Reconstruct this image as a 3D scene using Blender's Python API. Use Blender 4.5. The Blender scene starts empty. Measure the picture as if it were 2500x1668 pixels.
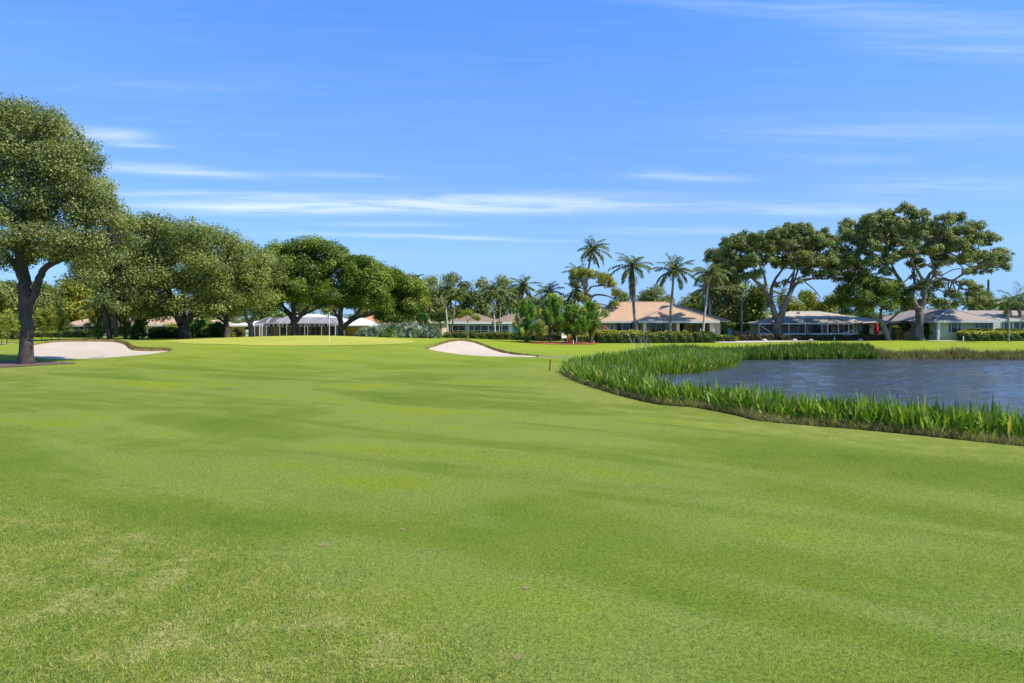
import bpy, math, random
import numpy as np
from mathutils import Vector
rng = np.random.default_rng(7)
random.seed(7)
S = bpy.context.scene
COL = S.collection

# ------------------------------------------------------------------ camera
CAM_H = 1.75          # eye height above the fairway
F = 1667.0            # focal length in photo pixels (2500 wide)
HZ = 795.0            # horizon row of the photo
cam_d = bpy.data.cameras.new("camera")
cam = bpy.data.objects.new("camera", cam_d)
COL.objects.link(cam)
cam.location = (0, 0, CAM_H)
cam.rotation_euler = (math.radians(90), 0, 0)
cam_d.sensor_width = 36.0
cam_d.lens = 36.0 * F / 2500.0
cam_d.shift_y = -(834.0 - HZ) / 2500.0
cam_d.clip_start = 0.1
cam_d.clip_end = 6000
S.camera = cam

# ------------------------------------------------------------------ render / exposure
S.view_settings.view_transform = 'Standard'
S.view_settings.look = 'None'
S.view_settings.gamma = 1
S.view_settings.exposure = EXPO = 0.30

# ------------------------------------------------------------------ sun
SUN_AZ = math.radians(113)     # clockwise from +Y: to the right and a little behind the camera
SUN_EL = math.radians(51)
sd = Vector((math.sin(SUN_AZ) * math.cos(SUN_EL), math.cos(SUN_AZ) * math.cos(SUN_EL), math.sin(SUN_EL)))
sun_d = bpy.data.lights.new("sun", 'SUN')
sun_d.energy = 5.0
sun_d.angle = math.radians(0.53)
sun_d.color = (1.0, 0.945, 0.86)
sun = bpy.data.objects.new("sun", sun_d)
COL.objects.link(sun)
sun.rotation_euler = sd.to_track_quat('Z', 'Y').to_euler()

# ------------------------------------------------------------------ sky
world = bpy.data.worlds.new("World")
S.world = world
world.use_nodes = True
wn = world.node_tree; wn.nodes.clear()
def NN(t, kind, **kw):
    n = t.nodes.new(kind)
    for k, v in kw.items(): setattr(n, k, v)
    return n
def MT(t, op, a, b=None, c=None, clamp=False):
    n = t.nodes.new('ShaderNodeMath'); n.operation = op; n.use_clamp = clamp
    for i, v in enumerate((a, b, c)):
        if v is None: continue
        if isinstance(v, (int, float)): n.inputs[i].default_value = v
        else: t.links.new(v, n.inputs[i])
    return n.outputs[0]
def MIX(t, fac, a, b, blend='MIX'):
    n = t.nodes.new('ShaderNodeMix'); n.data_type = 'RGBA'; n.blend_type = blend
    if isinstance(fac, (int, float)): n.inputs[0].default_value = fac
    else: t.links.new(fac, n.inputs[0])
    for s, v in ((6, a), (7, b)):
        if isinstance(v, tuple): n.inputs[s].default_value = (v[0], v[1], v[2], 1)
        else: t.links.new(v, n.inputs[s])
    return n.outputs[2]
def RAMP(t, fac, stops):
    n = t.nodes.new('ShaderNodeValToRGB')
    e = n.color_ramp.elements
    while len(e) < len(stops): e.new(0.5)
    for i, (p, c) in enumerate(stops):
        e[i].position = p
        if isinstance(c, (int, float)): c = (c, c, c)
        e[i].color = (c[0], c[1], c[2], 1)
    t.links.new(fac, n.inputs[0])
    return n.outputs[0]
sky = NN(wn, 'ShaderNodeTexSky', sky_type='NISHITA', sun_disc=False)
sky.sun_elevation = SUN_EL; sky.sun_rotation = SUN_AZ
sky.air_density = 1.0; sky.dust_density = 0.05; sky.ozone_density = 3.2
tc = NN(wn, 'ShaderNodeTexCoord')
sx = NN(wn, 'ShaderNodeSeparateXYZ'); wn.links.new(tc.outputs['Generated'], sx.inputs[0])
az = MT(wn, 'ARCTAN2', sx.outputs[0], sx.outputs[1])
el = MT(wn, 'ARCSINE', sx.outputs[2])
# cloud streets run parallel to the x axis, high above: lines of equal height over the y axis
elp = MT(wn, 'ARCTAN2', sx.outputs[2], MT(wn, 'ADD', MT(wn, 'ABSOLUTE', sx.outputs[1]), 0.02))
# noise that makes the cirrus fibrous: long along the azimuth, thin in height
cmb = NN(wn, 'ShaderNodeCombineXYZ')
wn.links.new(MT(wn, 'MULTIPLY', az, 5.0), cmb.inputs[0]); wn.links.new(MT(wn, 'MULTIPLY', MT(wn, 'ADD', elp, MT(wn, 'MULTIPLY', az, 0.02)), 95.0), cmb.inputs[1])
nz = NN(wn, 'ShaderNodeTexNoise'); nz.inputs['Scale'].default_value = 1.0; nz.inputs['Detail'].default_value = 5; nz.inputs['Roughness'].default_value = 0.62
nz.inputs['Distortion'].default_value = 0.6
wn.links.new(cmb.outputs[0], nz.inputs['Vector'])
cm2 = NN(wn, 'ShaderNodeCombineXYZ')
wn.links.new(MT(wn, 'MULTIPLY', az, 4.0), cm2.inputs[0]); wn.links.new(MT(wn, 'MULTIPLY', elp, 12.0), cm2.inputs[1])
nw = NN(wn, 'ShaderNodeTexNoise'); nw.inputs['Scale'].default_value = 1.0; nw.inputs['Detail'].default_value = 2
wn.links.new(cm2.outputs[0], nw.inputs['Vector'])
elw = MT(wn, 'ADD', elp, MT(wn, 'MULTIPLY', MT(wn, 'SUBTRACT', nw.outputs[0], 0.5), 0.012))
def streak(px, py, wpx, hpx, slope, amp):
    a0 = math.atan((px - 1250) / F); e0 = math.atan((HZ - py) / F)
    da = MT(wn, 'SUBTRACT', az, a0)
    de = MT(wn, 'SUBTRACT', MT(wn, 'SUBTRACT', elw, e0), MT(wn, 'MULTIPLY', da, slope))
    wa = wpx / F * math.cos(a0) ** 2; we = hpx / F
    q = MT(wn, 'ADD', MT(wn, 'POWER', MT(wn, 'ABSOLUTE', MT(wn, 'DIVIDE', da, wa)), 2.6), MT(wn, 'POWER', MT(wn, 'ABSOLUTE', MT(wn, 'DIVIDE', de, we)), 2.0))
    return MT(wn, 'MULTIPLY', MT(wn, 'EXPONENT', MT(wn, 'MULTIPLY', q, -1.0)), amp)
tot = None
for a in [(270, 342, 95, 17, -.06, .8), (350, 366, 70, 4, -.02, .5), (400, 424, 240, 12, -.05, .9), (620, 514, 330, 15, 0, .95), (560, 484, 300, 9, -.01, .7), (1050, 508, 420, 20, -.01, .75), (1350, 500, 420, 20, .0, .7),
          (1690, 440, 140, 9, -.02, .8), (1040, 584, 270, 4.5, -.02, .95), (880, 437, 160, 7, -.04, .45), (960, 555, 150, 6, 0, .35),
          (1980, 520, 250, 14, 0, .6), (1650, 571, 190, 9, 0, .5), (2250, 70, 420, 34, -.12, .34), (2330, 140, 240, 16, -.06, .28),
          (1650, 15, 330, 16, -.1, .22), (2150, 330, 420, 30, 0, .24), (2050, 400, 160, 12, 0, .25), (2300, 470, 300, 26, 0, .3), (520, 215, 300, 20, 0, .10)]:
    s_ = streak(*a)
    tot = s_ if tot is None else MT(wn, 'ADD', tot, s_)
fib = RAMP(wn, nz.outputs[0], [(0.30, 0.12), (0.52, 0.7), (0.72, 1.0)])
cl = MT(wn, 'MULTIPLY', tot, fib, clamp=True)
veil = MT(wn, 'MULTIPLY', RAMP(wn, nz.outputs[0], [(0.42, 0.0), (0.8, 1.0)]), 0.06)
cl = MT(wn, 'ADD', cl, veil, clamp=True)
hs = NN(wn, 'ShaderNodeHueSaturation')
hs.inputs['Saturation'].default_value = 1.08
cz = NN(wn, 'ShaderNodeCombineXYZ')
for i_ in (0, 1): wn.links.new(sx.outputs[i_], cz.inputs[i_])
wn.links.new(MT(wn, 'MAXIMUM', sx.outputs[2], 0.10), cz.inputs[2]); wn.links.new(cz.outputs[0], sky.inputs[0])
tint = MIX(wn, 1.0, sky.outputs[0], (0.80, 1.09, 1.50), 'MULTIPLY')
wn.links.new(tint, hs.inputs['Color'])
gain = MT(wn, 'ADD', RAMP(wn, el, [(0.0, 0.86), (0.18, 1.02), (0.45, 1.48), (1.0, 1.35)]), 0.0)
gm = NN(wn, 'ShaderNodeVectorMath', operation='SCALE')
wn.links.new(hs.outputs[0], gm.inputs[0]); wn.links.new(gain, gm.inputs['Scale'])
pale = MIX(wn, RAMP(wn, el, [(0.0, .26), (0.10, .20), (0.30, .13), (0.50, 0.0)]), gm.outputs[0], (5.0, 5.6, 8.2))
skyc = MIX(wn, MT(wn, 'MULTIPLY', cl, 0.74), pale, (7.2, 8.4, 9.6))
bg = NN(wn, 'ShaderNodeBackground'); bg.inputs[1].default_value = 0.10
wn.links.new(skyc, bg.inputs[0])
wo = NN(wn, 'ShaderNodeOutputWorld'); wn.links.new(bg.outputs[0], wo.inputs[0])

# ------------------------------------------------------------------ helpers
def W(px, py, Y): return np.array(((px - 1250.0) / F * Y, Y, CAM_H - (py - HZ) / F * Y))
def WX(px, Y): return (px - 1250.0) / F * Y
def WZ(py, Y): return CAM_H - (py - HZ) / F * Y
def sstep(a, b, x):
    t = np.clip((np.asarray(x, float) - a) / (b - a), 0, 1); return t * t * (3 - 2 * t)

def tag(o, label=None, cat=None, group=None, kind=None):
    if label: o['label'] = label
    if cat: o['category'] = cat
    if group: o['group'] = group
    if kind: o['kind'] = kind
    return o
def thing(name, loc, label, cat, group=None, rz=0.0):
    o = bpy.data.objects.new(name, None); COL.objects.link(o)
    o.empty_display_size = 0.3
    o.location = tuple(float(v) for v in loc); o.rotation_euler = (0, 0, rz)
    return tag(o, label, cat, group)
def mesh_np(name, V, Fc, mat, parent=None, tint=None, smooth=False, world_coords=True, tint2=None):
    """V (N,3), Fc (M,k): one mesh object; coordinates are world ones, moved under the parent's origin"""
    V = np.asarray(V, dtype=np.float32); Fc = np.asarray(Fc, dtype=np.int32)
    if parent is not None and world_coords: V = V - np.array(parent.location, dtype=np.float32)
    me = bpy.data.meshes.new(name)
    k = Fc.shape[1]; m = Fc.shape[0]
    me.vertices.add(len(V)); me.vertices.foreach_set('co', V.ravel())
    me.loops.add(m * k); me.loops.foreach_set('vertex_index', Fc.ravel())
    me.polygons.add(m); me.polygons.foreach_set('loop_start', np.arange(0, m * k, k, dtype=np.int32))
    if smooth: me.polygons.foreach_set('use_smooth', np.ones(m, dtype=bool))
    me.update(calc_edges=True)
    for nm, arr in (('tint', tint), ('tint2', tint2)):
        if arr is not None:
            a = me.attributes.new(nm, 'FLOAT', 'POINT'); a.data.foreach_set('value', np.asarray(arr, dtype=np.float32))
    me.materials.append(mat)
    o = bpy.data.objects.new(name, me); COL.objects.link(o)
    if parent is not None: o.parent = parent
    return o
class MB:
    """collects polygons of one part"""
    def __init__(s): s.v = []; s.f = []
    def add(s, vs, fs):
        b = len(s.v); s.v += [tuple(float(c) for c in v) for v in vs]; s.f += [tuple(b + i for i in f) for f in fs]; return s
    def box(s, x0, x1, y0, y1, z0, z1):
        return s.add([(x0, y0, z0), (x1, y0, z0), (x1, y1, z0), (x0, y1, z0), (x0, y0, z1), (x1, y0, z1), (x1, y1, z1), (x0, y1, z1)],
                     [(0, 3, 2, 1), (4, 5, 6, 7), (0, 1, 5, 4), (1, 2, 6, 5), (2, 3, 7, 6), (3, 0, 4, 7)])
    def bar(s, p, q, w, h=None):
        p = Vector(p); q = Vector(q); d = (q - p).normalized(); h = h or w
        u = Vector((0, 0, 1)) if abs(d.z) < .9 else Vector((1, 0, 0))
        a = d.cross(u).normalized() * w / 2; b = a.cross(d).normalized() * h / 2
        vs = [p - a - b, p + a - b, p + a + b, p - a + b, q - a - b, q + a - b, q + a + b, q - a + b]
        return s.add(vs, [(0, 3, 2, 1), (4, 5, 6, 7), (0, 1, 5, 4), (1, 2, 6, 5), (2, 3, 7, 6), (3, 0, 4, 7)])
    def lathe(s, c, prof, n=14):
        b = []; 
        for (r, z) in prof:
            b += [(c[0] + r * math.cos(2 * math.pi * i / n), c[1] + r * math.sin(2 * math.pi * i / n), c[2] + z) for i in range(n)]
        fs = [(j * n + i, j * n + (i + 1) % n, (j + 1) * n + (i + 1) % n, (j + 1) * n + i) for j in range(len(prof) - 1) for i in range(n)]
        fs += [tuple(range(n))[::-1], tuple((len(prof) - 1) * n + i for i in range(n))]
        return s.add(b, fs)
    def tube(s, pts, rad, n=8):
        V, Fq = tube_np(pts, rad, n); return s.add(V, Fq)
    def build(s, name, mat, parent=None, smooth=False, bevel=0):
        me = bpy.data.meshes.new(name)
        off = Vector(parent.location) if parent is not None else Vector((0, 0, 0))
        pp = parent
        while pp is not None and pp.parent is not None:
            pp = pp.parent; off = off + Vector(pp.location)
        me.from_pydata([tuple(Vector(v) - off) for v in s.v], [], s.f); me.update()
        if smooth: me.polygons.foreach_set('use_smooth', [True] * len(me.polygons))
        me.materials.append(mat)
        o = bpy.data.objects.new(name, me); COL.objects.link(o)
        if parent is not None: o.parent = parent
        return o
def tube_np(pts, rad, n=8):
    pts = np.asarray(pts, float); m = len(pts)
    rad = np.full(m, rad) if np.isscalar(rad) else np.asarray(rad, float)
    d = np.gradient(pts, axis=0); d /= np.linalg.norm(d, axis=1, keepdims=True) + 1e-9
    up = np.where(np.abs(d[:, 2:3]) > .9, np.array([[1., 0, 0]]), np.array([[0, 0, 1.]]))
    if np.mean(np.abs(d[:, 2])) > .5: up[:] = (0, 1, 0)
    else: up[:] = (0, 0, 1)
    a = np.cross(d, up); a /= np.linalg.norm(a, axis=1, keepdims=True) + 1e-9
    b = np.cross(d, a)
    th = np.arange(n) * 2 * np.pi / n
    V = pts[:, None] + rad[:, None, None] * (np.cos(th)[None, :, None] * a[:, None] + np.sin(th)[None, :, None] * b[:, None])
    i = np.arange(m - 1)[:, None] * n; j = np.arange(n)[None]; j2 = (j + 1) % n
    Fq = np.stack([i + j, i + j2, i + n + j2, i + n + j], -1).reshape(-1, 4)
    return V.reshape(-1, 3), Fq
def smooth_line(pts, k=4):
    """Catmull-Rom through the points"""
    P = np.asarray(pts, float)
    if len(P) < 3: return np.array([P[0] + (P[-1] - P[0]) * t for t in np.linspace(0, 1, k + 1)])
    E = np.vstack([2 * P[0] - P[1], P, 2 * P[-1] - P[-2]]); out = []
    for i in range(1, len(E) - 2):
        for t in np.arange(k) / k:
            out.append(.5 * (2 * E[i] + (E[i + 1] - E[i - 1]) * t + (2 * E[i - 1] - 5 * E[i] + 4 * E[i + 1] - E[i + 2]) * t * t + (3 * E[i] - E[i - 1] - 3 * E[i + 1] + E[i + 2]) * t ** 3))
    out.append(P[-1]); return np.array(out)
def cat(parts):
    """join (V,F,tint) tuples"""
    Vs, Fs, Ts = [], [], []; b = 0
    for p in parts:
        Vs.append(p[0]); Fs.append(p[1] + b); b += len(p[0])
        if len(p) > 2: Ts.append(p[2])
    return np.vstack(Vs), np.vstack(Fs), (np.concatenate(Ts) if Ts else None)

# ------------------------------------------------------------------ materials
def mat_new(name):
    m = bpy.data.materials.new(name); m.use_nodes = True
    t = m.node_tree; t.nodes.clear()
    o = NN(t, 'ShaderNodeOutputMaterial'); return m, t, o
def noise(t, scale, detail=2, rough=.5, vec=None, stretch=None, dist=0):
    n = NN(t, 'ShaderNodeTexNoise'); n.inputs['Scale'].default_value = scale; n.inputs['Detail'].default_value = detail
    n.inputs['Roughness'].default_value = rough; n.inputs['Distortion'].default_value = dist
    if vec is None:
        g = NN(t, 'ShaderNodeNewGeometry'); vec = g.outputs['Position']
    if stretch:
        mp = NN(t, 'ShaderNodeMapping'); mp.inputs['Scale'].default_value = stretch; t.links.new(vec, mp.inputs[0]); vec = mp.outputs[0]
    t.links.new(vec, n.inputs['Vector']); return n.outputs[0]
def attr(t, name):
    a = NN(t, 'ShaderNodeAttribute'); a.attribute_name = name; return a.outputs['Fac']
def bsdf(t, o, col, rough=.6, spec=.3, metal=0, bump=None, bump_s=.3, bump_d=.02, trans=None, tcol=None):
    p = NN(t, 'ShaderNodeBsdfPrincipled')
    if isinstance(col, tuple): p.inputs['Base Color'].default_value = (*col, 1)
    else: t.links.new(col, p.inputs['Base Color'])
    if isinstance(rough, (int, float)): p.inputs['Roughness'].default_value = rough
    else: t.links.new(rough, p.inputs['Roughness'])
    p.inputs['Specular IOR Level'].default_value = spec; p.inputs['Metallic'].default_value = metal
    if bump is not None:
        b = NN(t, 'ShaderNodeBump'); b.inputs['Strength'].default_value = bump_s; b.inputs['Distance'].default_value = bump_d
        t.links.new(bump, b.inputs['Height']); t.links.new(b.outputs[0], p.inputs['Normal'])
    out = p.outputs[0]
    if trans:
        tr = NN(t, 'ShaderNodeBsdfTranslucent')
        src = tcol if tcol is not None else col
        if isinstance(src, tuple): tr.inputs[0].default_value = (*src, 1)
        else: t.links.new(src, tr.inputs[0])
        mx = NN(t, 'ShaderNodeMixShader'); mx.inputs[0].default_value = trans
        t.links.new(p.outputs[0], mx.inputs[1]); t.links.new(tr.outputs[0], mx.inputs[2]); out = mx.outputs[0]
    t.links.new(out, o.inputs[0]); return p
def m_plain(name, col, rough=.6, spec=.3, var=.12, scale=3.0, metal=0, bump=0.0, bscale=40):
    m, t, o = mat_new(name)
    n = noise(t, scale, 3, .6)
    c = MIX(t, n, tuple(v * (1 - var) for v in col), tuple(min(1, v * (1 + var)) for v in col))
    bsdf(t, o, c, rough, spec, metal, bump=noise(t, bscale, 3) if bump else None, bump_s=bump, bump_d=.01); return m
def m_leaf(name, dark, mid, light, yellow=None, trans=.28, rough=.45, spec=.25, yamt=.9):
    """leaf colour comes from a value stored on each leaf"""
    m, t, o = mat_new(name)
    a = attr(t, 'tint')
    c = RAMP(t, a, [(0.0, dark), (.5, mid), (.93, light)] + ([(1.0, yellow)] if yellow else []))
    tcol = MIX(t, 1.0, c, (1.5, 1.6, .7), 'MULTIPLY')
    bsdf(t, o, c, rough, spec, trans=trans, tcol=tcol); return m
def m_glass(name, col=(.02, .025, .027), rough=.06):
    m, t, o = mat_new(name)
    n = noise(t, .9, 2)
    c = MIX(t, RAMP(t, n, [(.35, 0.0), (.65, 1.0)]), col, tuple(v * 2.4 for v in col))
    bsdf(t, o, c, rough, .55); return m
def m_shingle(name, c1, c2, row=.3, tile=False):
    m, t, o = mat_new(name)
    g = NN(t, 'ShaderNodeNewGeometry'); sp = NN(t, 'ShaderNodeSeparateXYZ'); t.links.new(g.outputs['Position'], sp.inputs[0])
    z = MT(t, 'MULTIPLY', sp.outputs[2], 1 / (row * .38))
    fr = MT(t, 'FRACT', z)
    fl = MT(t, 'FLOOR', z)
    cb = NN(t, 'ShaderNodeCombineXYZ'); t.links.new(MT(t, 'MULTIPLY', sp.outputs[0], 2.6), cb.inputs[0]); t.links.new(MT(t, 'MULTIPLY', sp.outputs[1], 2.6), cb.inputs[1]); t.links.new(MT(t, 'MULTIPLY', fl, 3.7), cb.inputs[2])
    wnz = NN(t, 'ShaderNodeTexNoise'); wnz.inputs['Scale'].default_value = 1; t.links.new(cb.outputs[0], wnz.inputs['Vector']); wnz.inputs['Detail'].default_value = 3
    big = noise(t, .35, 3)
    f = MT(t, 'ADD', MT(t, 'MULTIPLY', RAMP(t, wnz.outputs[0], [(.3, 0.), (.7, 1.)]), .65), MT(t, 'MULTIPLY', big, .35))
    c = MIX(t, f, c1, c2)
    c = MIX(t, RAMP(t, fr, [(0.0, .38), (.22, 0.0)]), c, tuple(v * .5 for v in c1))
    bsdf(t, o, c, .85, .2, bump=fr, bump_s=.4, bump_d=.03); return m
def m_bark(name, c1, c2, scale=6, bump=.8, dist=.05):
    m, t, o = mat_new(name)
    n = noise(t, scale, 5, .65, stretch=(1, 1, .22), dist=.6); n2 = noise(t, .8, 3)
    lich = RAMP(t, n2, [(.45, 0.), (.7, .8)])
    c = MIX(t, RAMP(t, n, [(.35, 0.), (.65, 1.)]), c1, c2)
    c = MIX(t, lich, c, tuple(min(1, v * 1.25 + .01) for v in c2))
    bsdf(t, o, c, .9, .1, bump=n, bump_s=bump, bump_d=dist); return m
# ------------------------------------------------------------------ terrain
class Bunker:
    """star-shaped sand hollow: centre, outline, floor height, lip height per outline point"""
    def __init__(s, c, pts, zc, power):
        s.c = np.array(c); P = np.array([(p[0], p[1]) for p in pts]); L = np.array([p[2] for p in pts])
        n = len(P); Q = smooth_line(np.vstack([P[-2:], P, P[:2]]), 6)[12:12 + 6 * n]
        Lq = np.interp(np.arange(6 * n) / 6.0, np.arange(n + 1), np.append(L, L[0]))
        d = Q - s.c; th = np.arctan2(d[:, 1], d[:, 0]); o = np.argsort(th)
        s.th = th[o]; s.r = np.hypot(d[:, 0], d[:, 1])[o]; s.L = Lq[o]; s.zc = zc; s.power = power
        wob = rng.normal(0, .035, len(s.r)); s.r = s.r + wob
    def rt(s, x, y):
        dx = x - s.c[0]; dy = y - s.c[1]; th = np.arctan2(dy, dx)
        R = np.interp(th, s.th, s.r, period=2 * np.pi); L = np.interp(th, s.th, s.L, period=2 * np.pi)
        return np.hypot(dx, dy) / R, R, L, th
    def sand(s, x, y):
        t, R, L, th = s.rt(x, y)
        bx = s.c[0] + R * np.cos(th); by = s.c[1] + R * np.sin(th)
        zb = base_z(bx, by) - L
        tt = np.clip(t, 0, 1) ** s.power
        return s.zc * (1 - tt) + zb * tt
def base_z(x, y):
    x = np.asarray(x, float); y = np.asarray(y, float)
    rise = sstep(29, 43, y) * (1 - .75 * sstep(75, 110, y))
    side = 1 - sstep(-8, 5, x)
    z = .5 * rise * side
    z = z + .36 * np.exp(-((x + 17.5) / 7.5) ** 2) * sstep(44, 60, y) * (1 - sstep(61, 72, y))
    dyr = y - 41.4; z = z + .58 * np.exp(-((x + 3.0) / 1.9) ** 2 - (dyr / np.where(dyr > 0, 4.5, 1.9)) ** 2)
    dyl = y - 41.0; z = z + .44 * np.exp(-(np.abs(x + 25.6) / 3.4) ** 4 - (dyl / np.where(dyl > 0, 5.0, 2.2)) ** 2)
    z = z + .12 * np.exp(-((x + 20) / 3) ** 2 - ((y - 40.5) / 2.0) ** 2)
    # faint undulation of the fairway
    z = z + .03 * np.sin(x * .33 + .7) * np.sin(y * .27 + 1.1) + .02 * np.sin(x * .11 + y * .19)
    # slight slope down towards the pond
    z = z - .10 * sstep(0, 9, x) * (1 - sstep(40, 60, y)) 
    return z
bunk_pts = {
 'right': ((-1.9, 38.6), [(-4.85, 39.2, .04), (-4.3, 40.4, 0.075), (-3.6, 41.2, 0.098), (-2.5, 41.5, 0.105), (-1.5, 41.0, 0.120), (-.5, 40.2, 0.112), (.6, 39.4, 0.090), (1.7, 38.6, 0.053), (2.05, 38.0, .03), (1.6, 37.4, .02), (.4, 36.6, .01), (-1.2, 36.2, .01), (-2.6, 36.6, .01), (-3.8, 37.7, .01)], 0.10),
 'left': ((-22.9, 36.8), [(-27.6, 38.9, .03), (-27.4, 40.0, 0.075), (-26.6, 40.9, 0.112), (-25.2, 41.2, 0.128), (-24.0, 41.1, 0.135), (-22.9, 40.5, .18), (-22.0, 39.5, .20), (-20.8, 39.3, .20), (-19.9, 39.1, .15), (-19.3, 38.5, 0.060), (-19.1, 37.4, .01), (-19.6, 35.6, .01), (-20.6, 34.0, .01), (-21.8, 33.4, .01), (-23.2, 33.7, .01), (-24.4, 34.7, .01), (-25.4, 36.0, .01), (-26.8, 37.6, .01)], 0.22),
 'far': ((-37.5, 47.2), [(-40.5, 47.5, .03), (-39, 49.4, 0.060), (-36, 49.6, 0.060), (-34.6, 48.2, .05), (-34.4, 46.6, .01), (-36.5, 45.6, .01), (-39.3, 45.8, .01)], .42)}
BK = {k: Bunker(v[0], v[1], v[2], 1.9) for k, v in bunk_pts.items()}
# bank of the pond (the ground starts to drop here)
BANK = np.array([(2.0, 26.2), (2.1, 22.5), (2.6, 19.3), (3.2, 16.9), (3.6, 15.9), (4.3, 15.4), (4.75, 14.2), (5.0, 13.3), (6.3, 12.35), (7.2, 11.5), (8.1, 10.6), (9.6, 9.6), (13, 8.6), (22, 8), (60, 10), (70, 45.5), (46, 46.2), (36, 46.7), (30, 47.1), (24, 48.0), (17, 48.5), (12, 47.5), (8, 40), (4.8, 32), (2.9, 28)])
BANK = smooth_line(np.vstack([BANK[-2:], BANK, BANK[:2]]), 5)[10:10 + 5 * len(BANK)]
def poly_sd(P, x, y):
    """signed distance, positive inside"""
    x = np.asarray(x, float).ravel(); y = np.asarray(y, float).ravel()
    d2 = np.full(x.shape, 1e18); ins = np.zeros(x.shape, bool)
    n = len(P)
    for i in range(n):
        ax, ay = P[i]; bx, by = P[(i + 1) % n]
        ex, ey = bx - ax, by - ay
        t = np.clip(((x - ax) * ex + (y - ay) * ey) / (ex * ex + ey * ey + 1e-12), 0, 1)
        d2 = np.minimum(d2, (x - ax - t * ex) ** 2 + (y - ay - t * ey) ** 2)
        c = (ay > y) != (by > y)
        with np.errstate(divide='ignore', invalid='ignore'): xi = ax + (y - ay) * ex / (ey if abs(ey) > 1e-12 else 1e-12)
        ins ^= c & (x < xi)
    return np.where(ins, 1, -1) * np.sqrt(d2)
WATER_Z = -.5
def ground_z(x, y):
    x = np.asarray(x, float); y = np.asarray(y, float); sh = x.shape
    z = base_z(x, y)
    sdp = poly_sd(BANK, x, y).reshape(sh)
    z = z - .95 * sstep(-.5, 2.6, sdp) + .0
    for b in BK.values():
        t, R, L, th = b.rt(x, y)
        s = (1 - t) * R
        m = s > -.02
        zs = b.sand(x, y)
        z = np.where(m, z + (zs - .12 - z) * np.clip((s + .02) / .12, 0, 1), z)
    return z
def gz(x, y): return float(ground_z(np.array([x]), np.array([y]))[0])

def axis(parts):
    out = []
    for a, b, st in parts: out += list(np.arange(a, b - st * .25, st))
    out.append(parts[-1][1]); return np.array(out)
gx = axis([(-3000, -300, 450), (-300, -80, 20), (-80, -42, 2), (-42, -28, 0.375), (-28, -19, 0.075), (-19, -6, 0.300), (-6, 2.6, 0.075), (2.6, 28, 0.225), (28, 80, 2), (80, 300, 20), (300, 3000, 450)])
gy = axis([(-60, 0, 6), (0, 33, 0.225), (33, 42, 0.075), (42, 62, 0.300), (62, 130, 2), (130, 300, 17), (300, 3900, 450)])
GX, GY = np.meshgrid(gx, gy); GZ = ground_z(GX, GY)
nx, ny = len(gx), len(gy)
ii = (np.arange(ny - 1)[:, None] * nx + np.arange(nx - 1)[None]).ravel()
Fg = np.stack([ii, ii + 1, ii + nx + 1, ii + nx], -1)
x_, y_ = GX.ravel(), GY.ravel()
lip = np.zeros(x_.shape); rough = np.zeros(x_.shape)
for b in BK.values():
    t, R, L, th = b.rt(x_, y_)
    s = (1 - t) * R
    lip = np.maximum(lip, np.exp(-((s - .02) / .17) ** 2) * np.clip(L / .09, 0.05, 1))
    rough = np.maximum(rough, 1 - sstep(1.0, 1.6, -s))
sdp = poly_sd(BANK, x_, y_)
rough = np.maximum(rough, .45 * sstep(-2.3, -1.9, sdp) * (1 - sstep(50, 60, y_)))
bare = np.exp(-((sdp + .15) / .35) ** 2)                 # worn strip along the pond bank
ROUGH_L = np.array([(-60, -10), (-60, 70), (-24, 70), (-18.5, 44), (-17.5, 33), (-16.5, 27), (-17, 22), (-14, 15), (-9, 10), (-6.2, 7.4), (-4.4, 6.5), (-2.6, 5.6), (-1.2, 4.7), (-.2, 3.6), (1.0, 1.5), (1.6, -10)])
sdl = poly_sd(ROUGH_L, x_, y_)
rough = np.maximum(rough, sstep(-.3, .5, sdl))
GREEN = np.array([(-19.5, 45), (-16, 42.4), (-12, 42.0), (-9.5, 43.0), (-7.6, 45.5), (-7.2, 51), (-9, 57), (-14, 61), (-20, 62), (-25.5, 59), (-27, 54), (-25.5, 48.5), (-22.5, 46)])
GREEN = smooth_line(np.vstack([GREEN[-2:], GREEN, GREEN[:2]]), 5)[10:10 + 5 * len(GREEN)]

# ---- grass of the ground sheet
m, t, o = mat_new('turf')
g = NN(t, 'ShaderNodeNewGeometry'); pos = g.outputs['Position']
big = noise(t, .20, 5, .62, pos, (.8, .8, 1), .8)
mid = noise(t, .9, 4, .6, pos, None, .3)
fin = noise(t, 38, 3, .7, pos)
vfin = noise(t, 150, 2, .6, pos)
mow = noise(t, .55, 2, .5, pos, (.25, 1.6, 1))
rot = NN(t, 'ShaderNodeMapping'); rot.inputs['Rotation'].default_value = (0, 0, math.radians(32)); t.links.new(pos, rot.inputs[0])
band = noise(t, 1.0, 4, .55, rot.outputs[0], (.13, .55, 1), .6)
base = RAMP(t, MT(t, 'ADD', MT(t, 'MULTIPLY', big, .42), MT(t, 'MULTIPLY', band, .58)), [(.39, (.108, .162, .018)), (.47, (.132, .188, .021)), (.53, (.180, .232, .046)), (.59, (.184, .240, .020)), (.65, (.230, .280, .016))])
base = MIX(t, MT(t, 'MULTIPLY', RAMP(t, mid, [(.35, 0.), (.7, 1.)]), .45), base, (.200, .235, .035))
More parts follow.
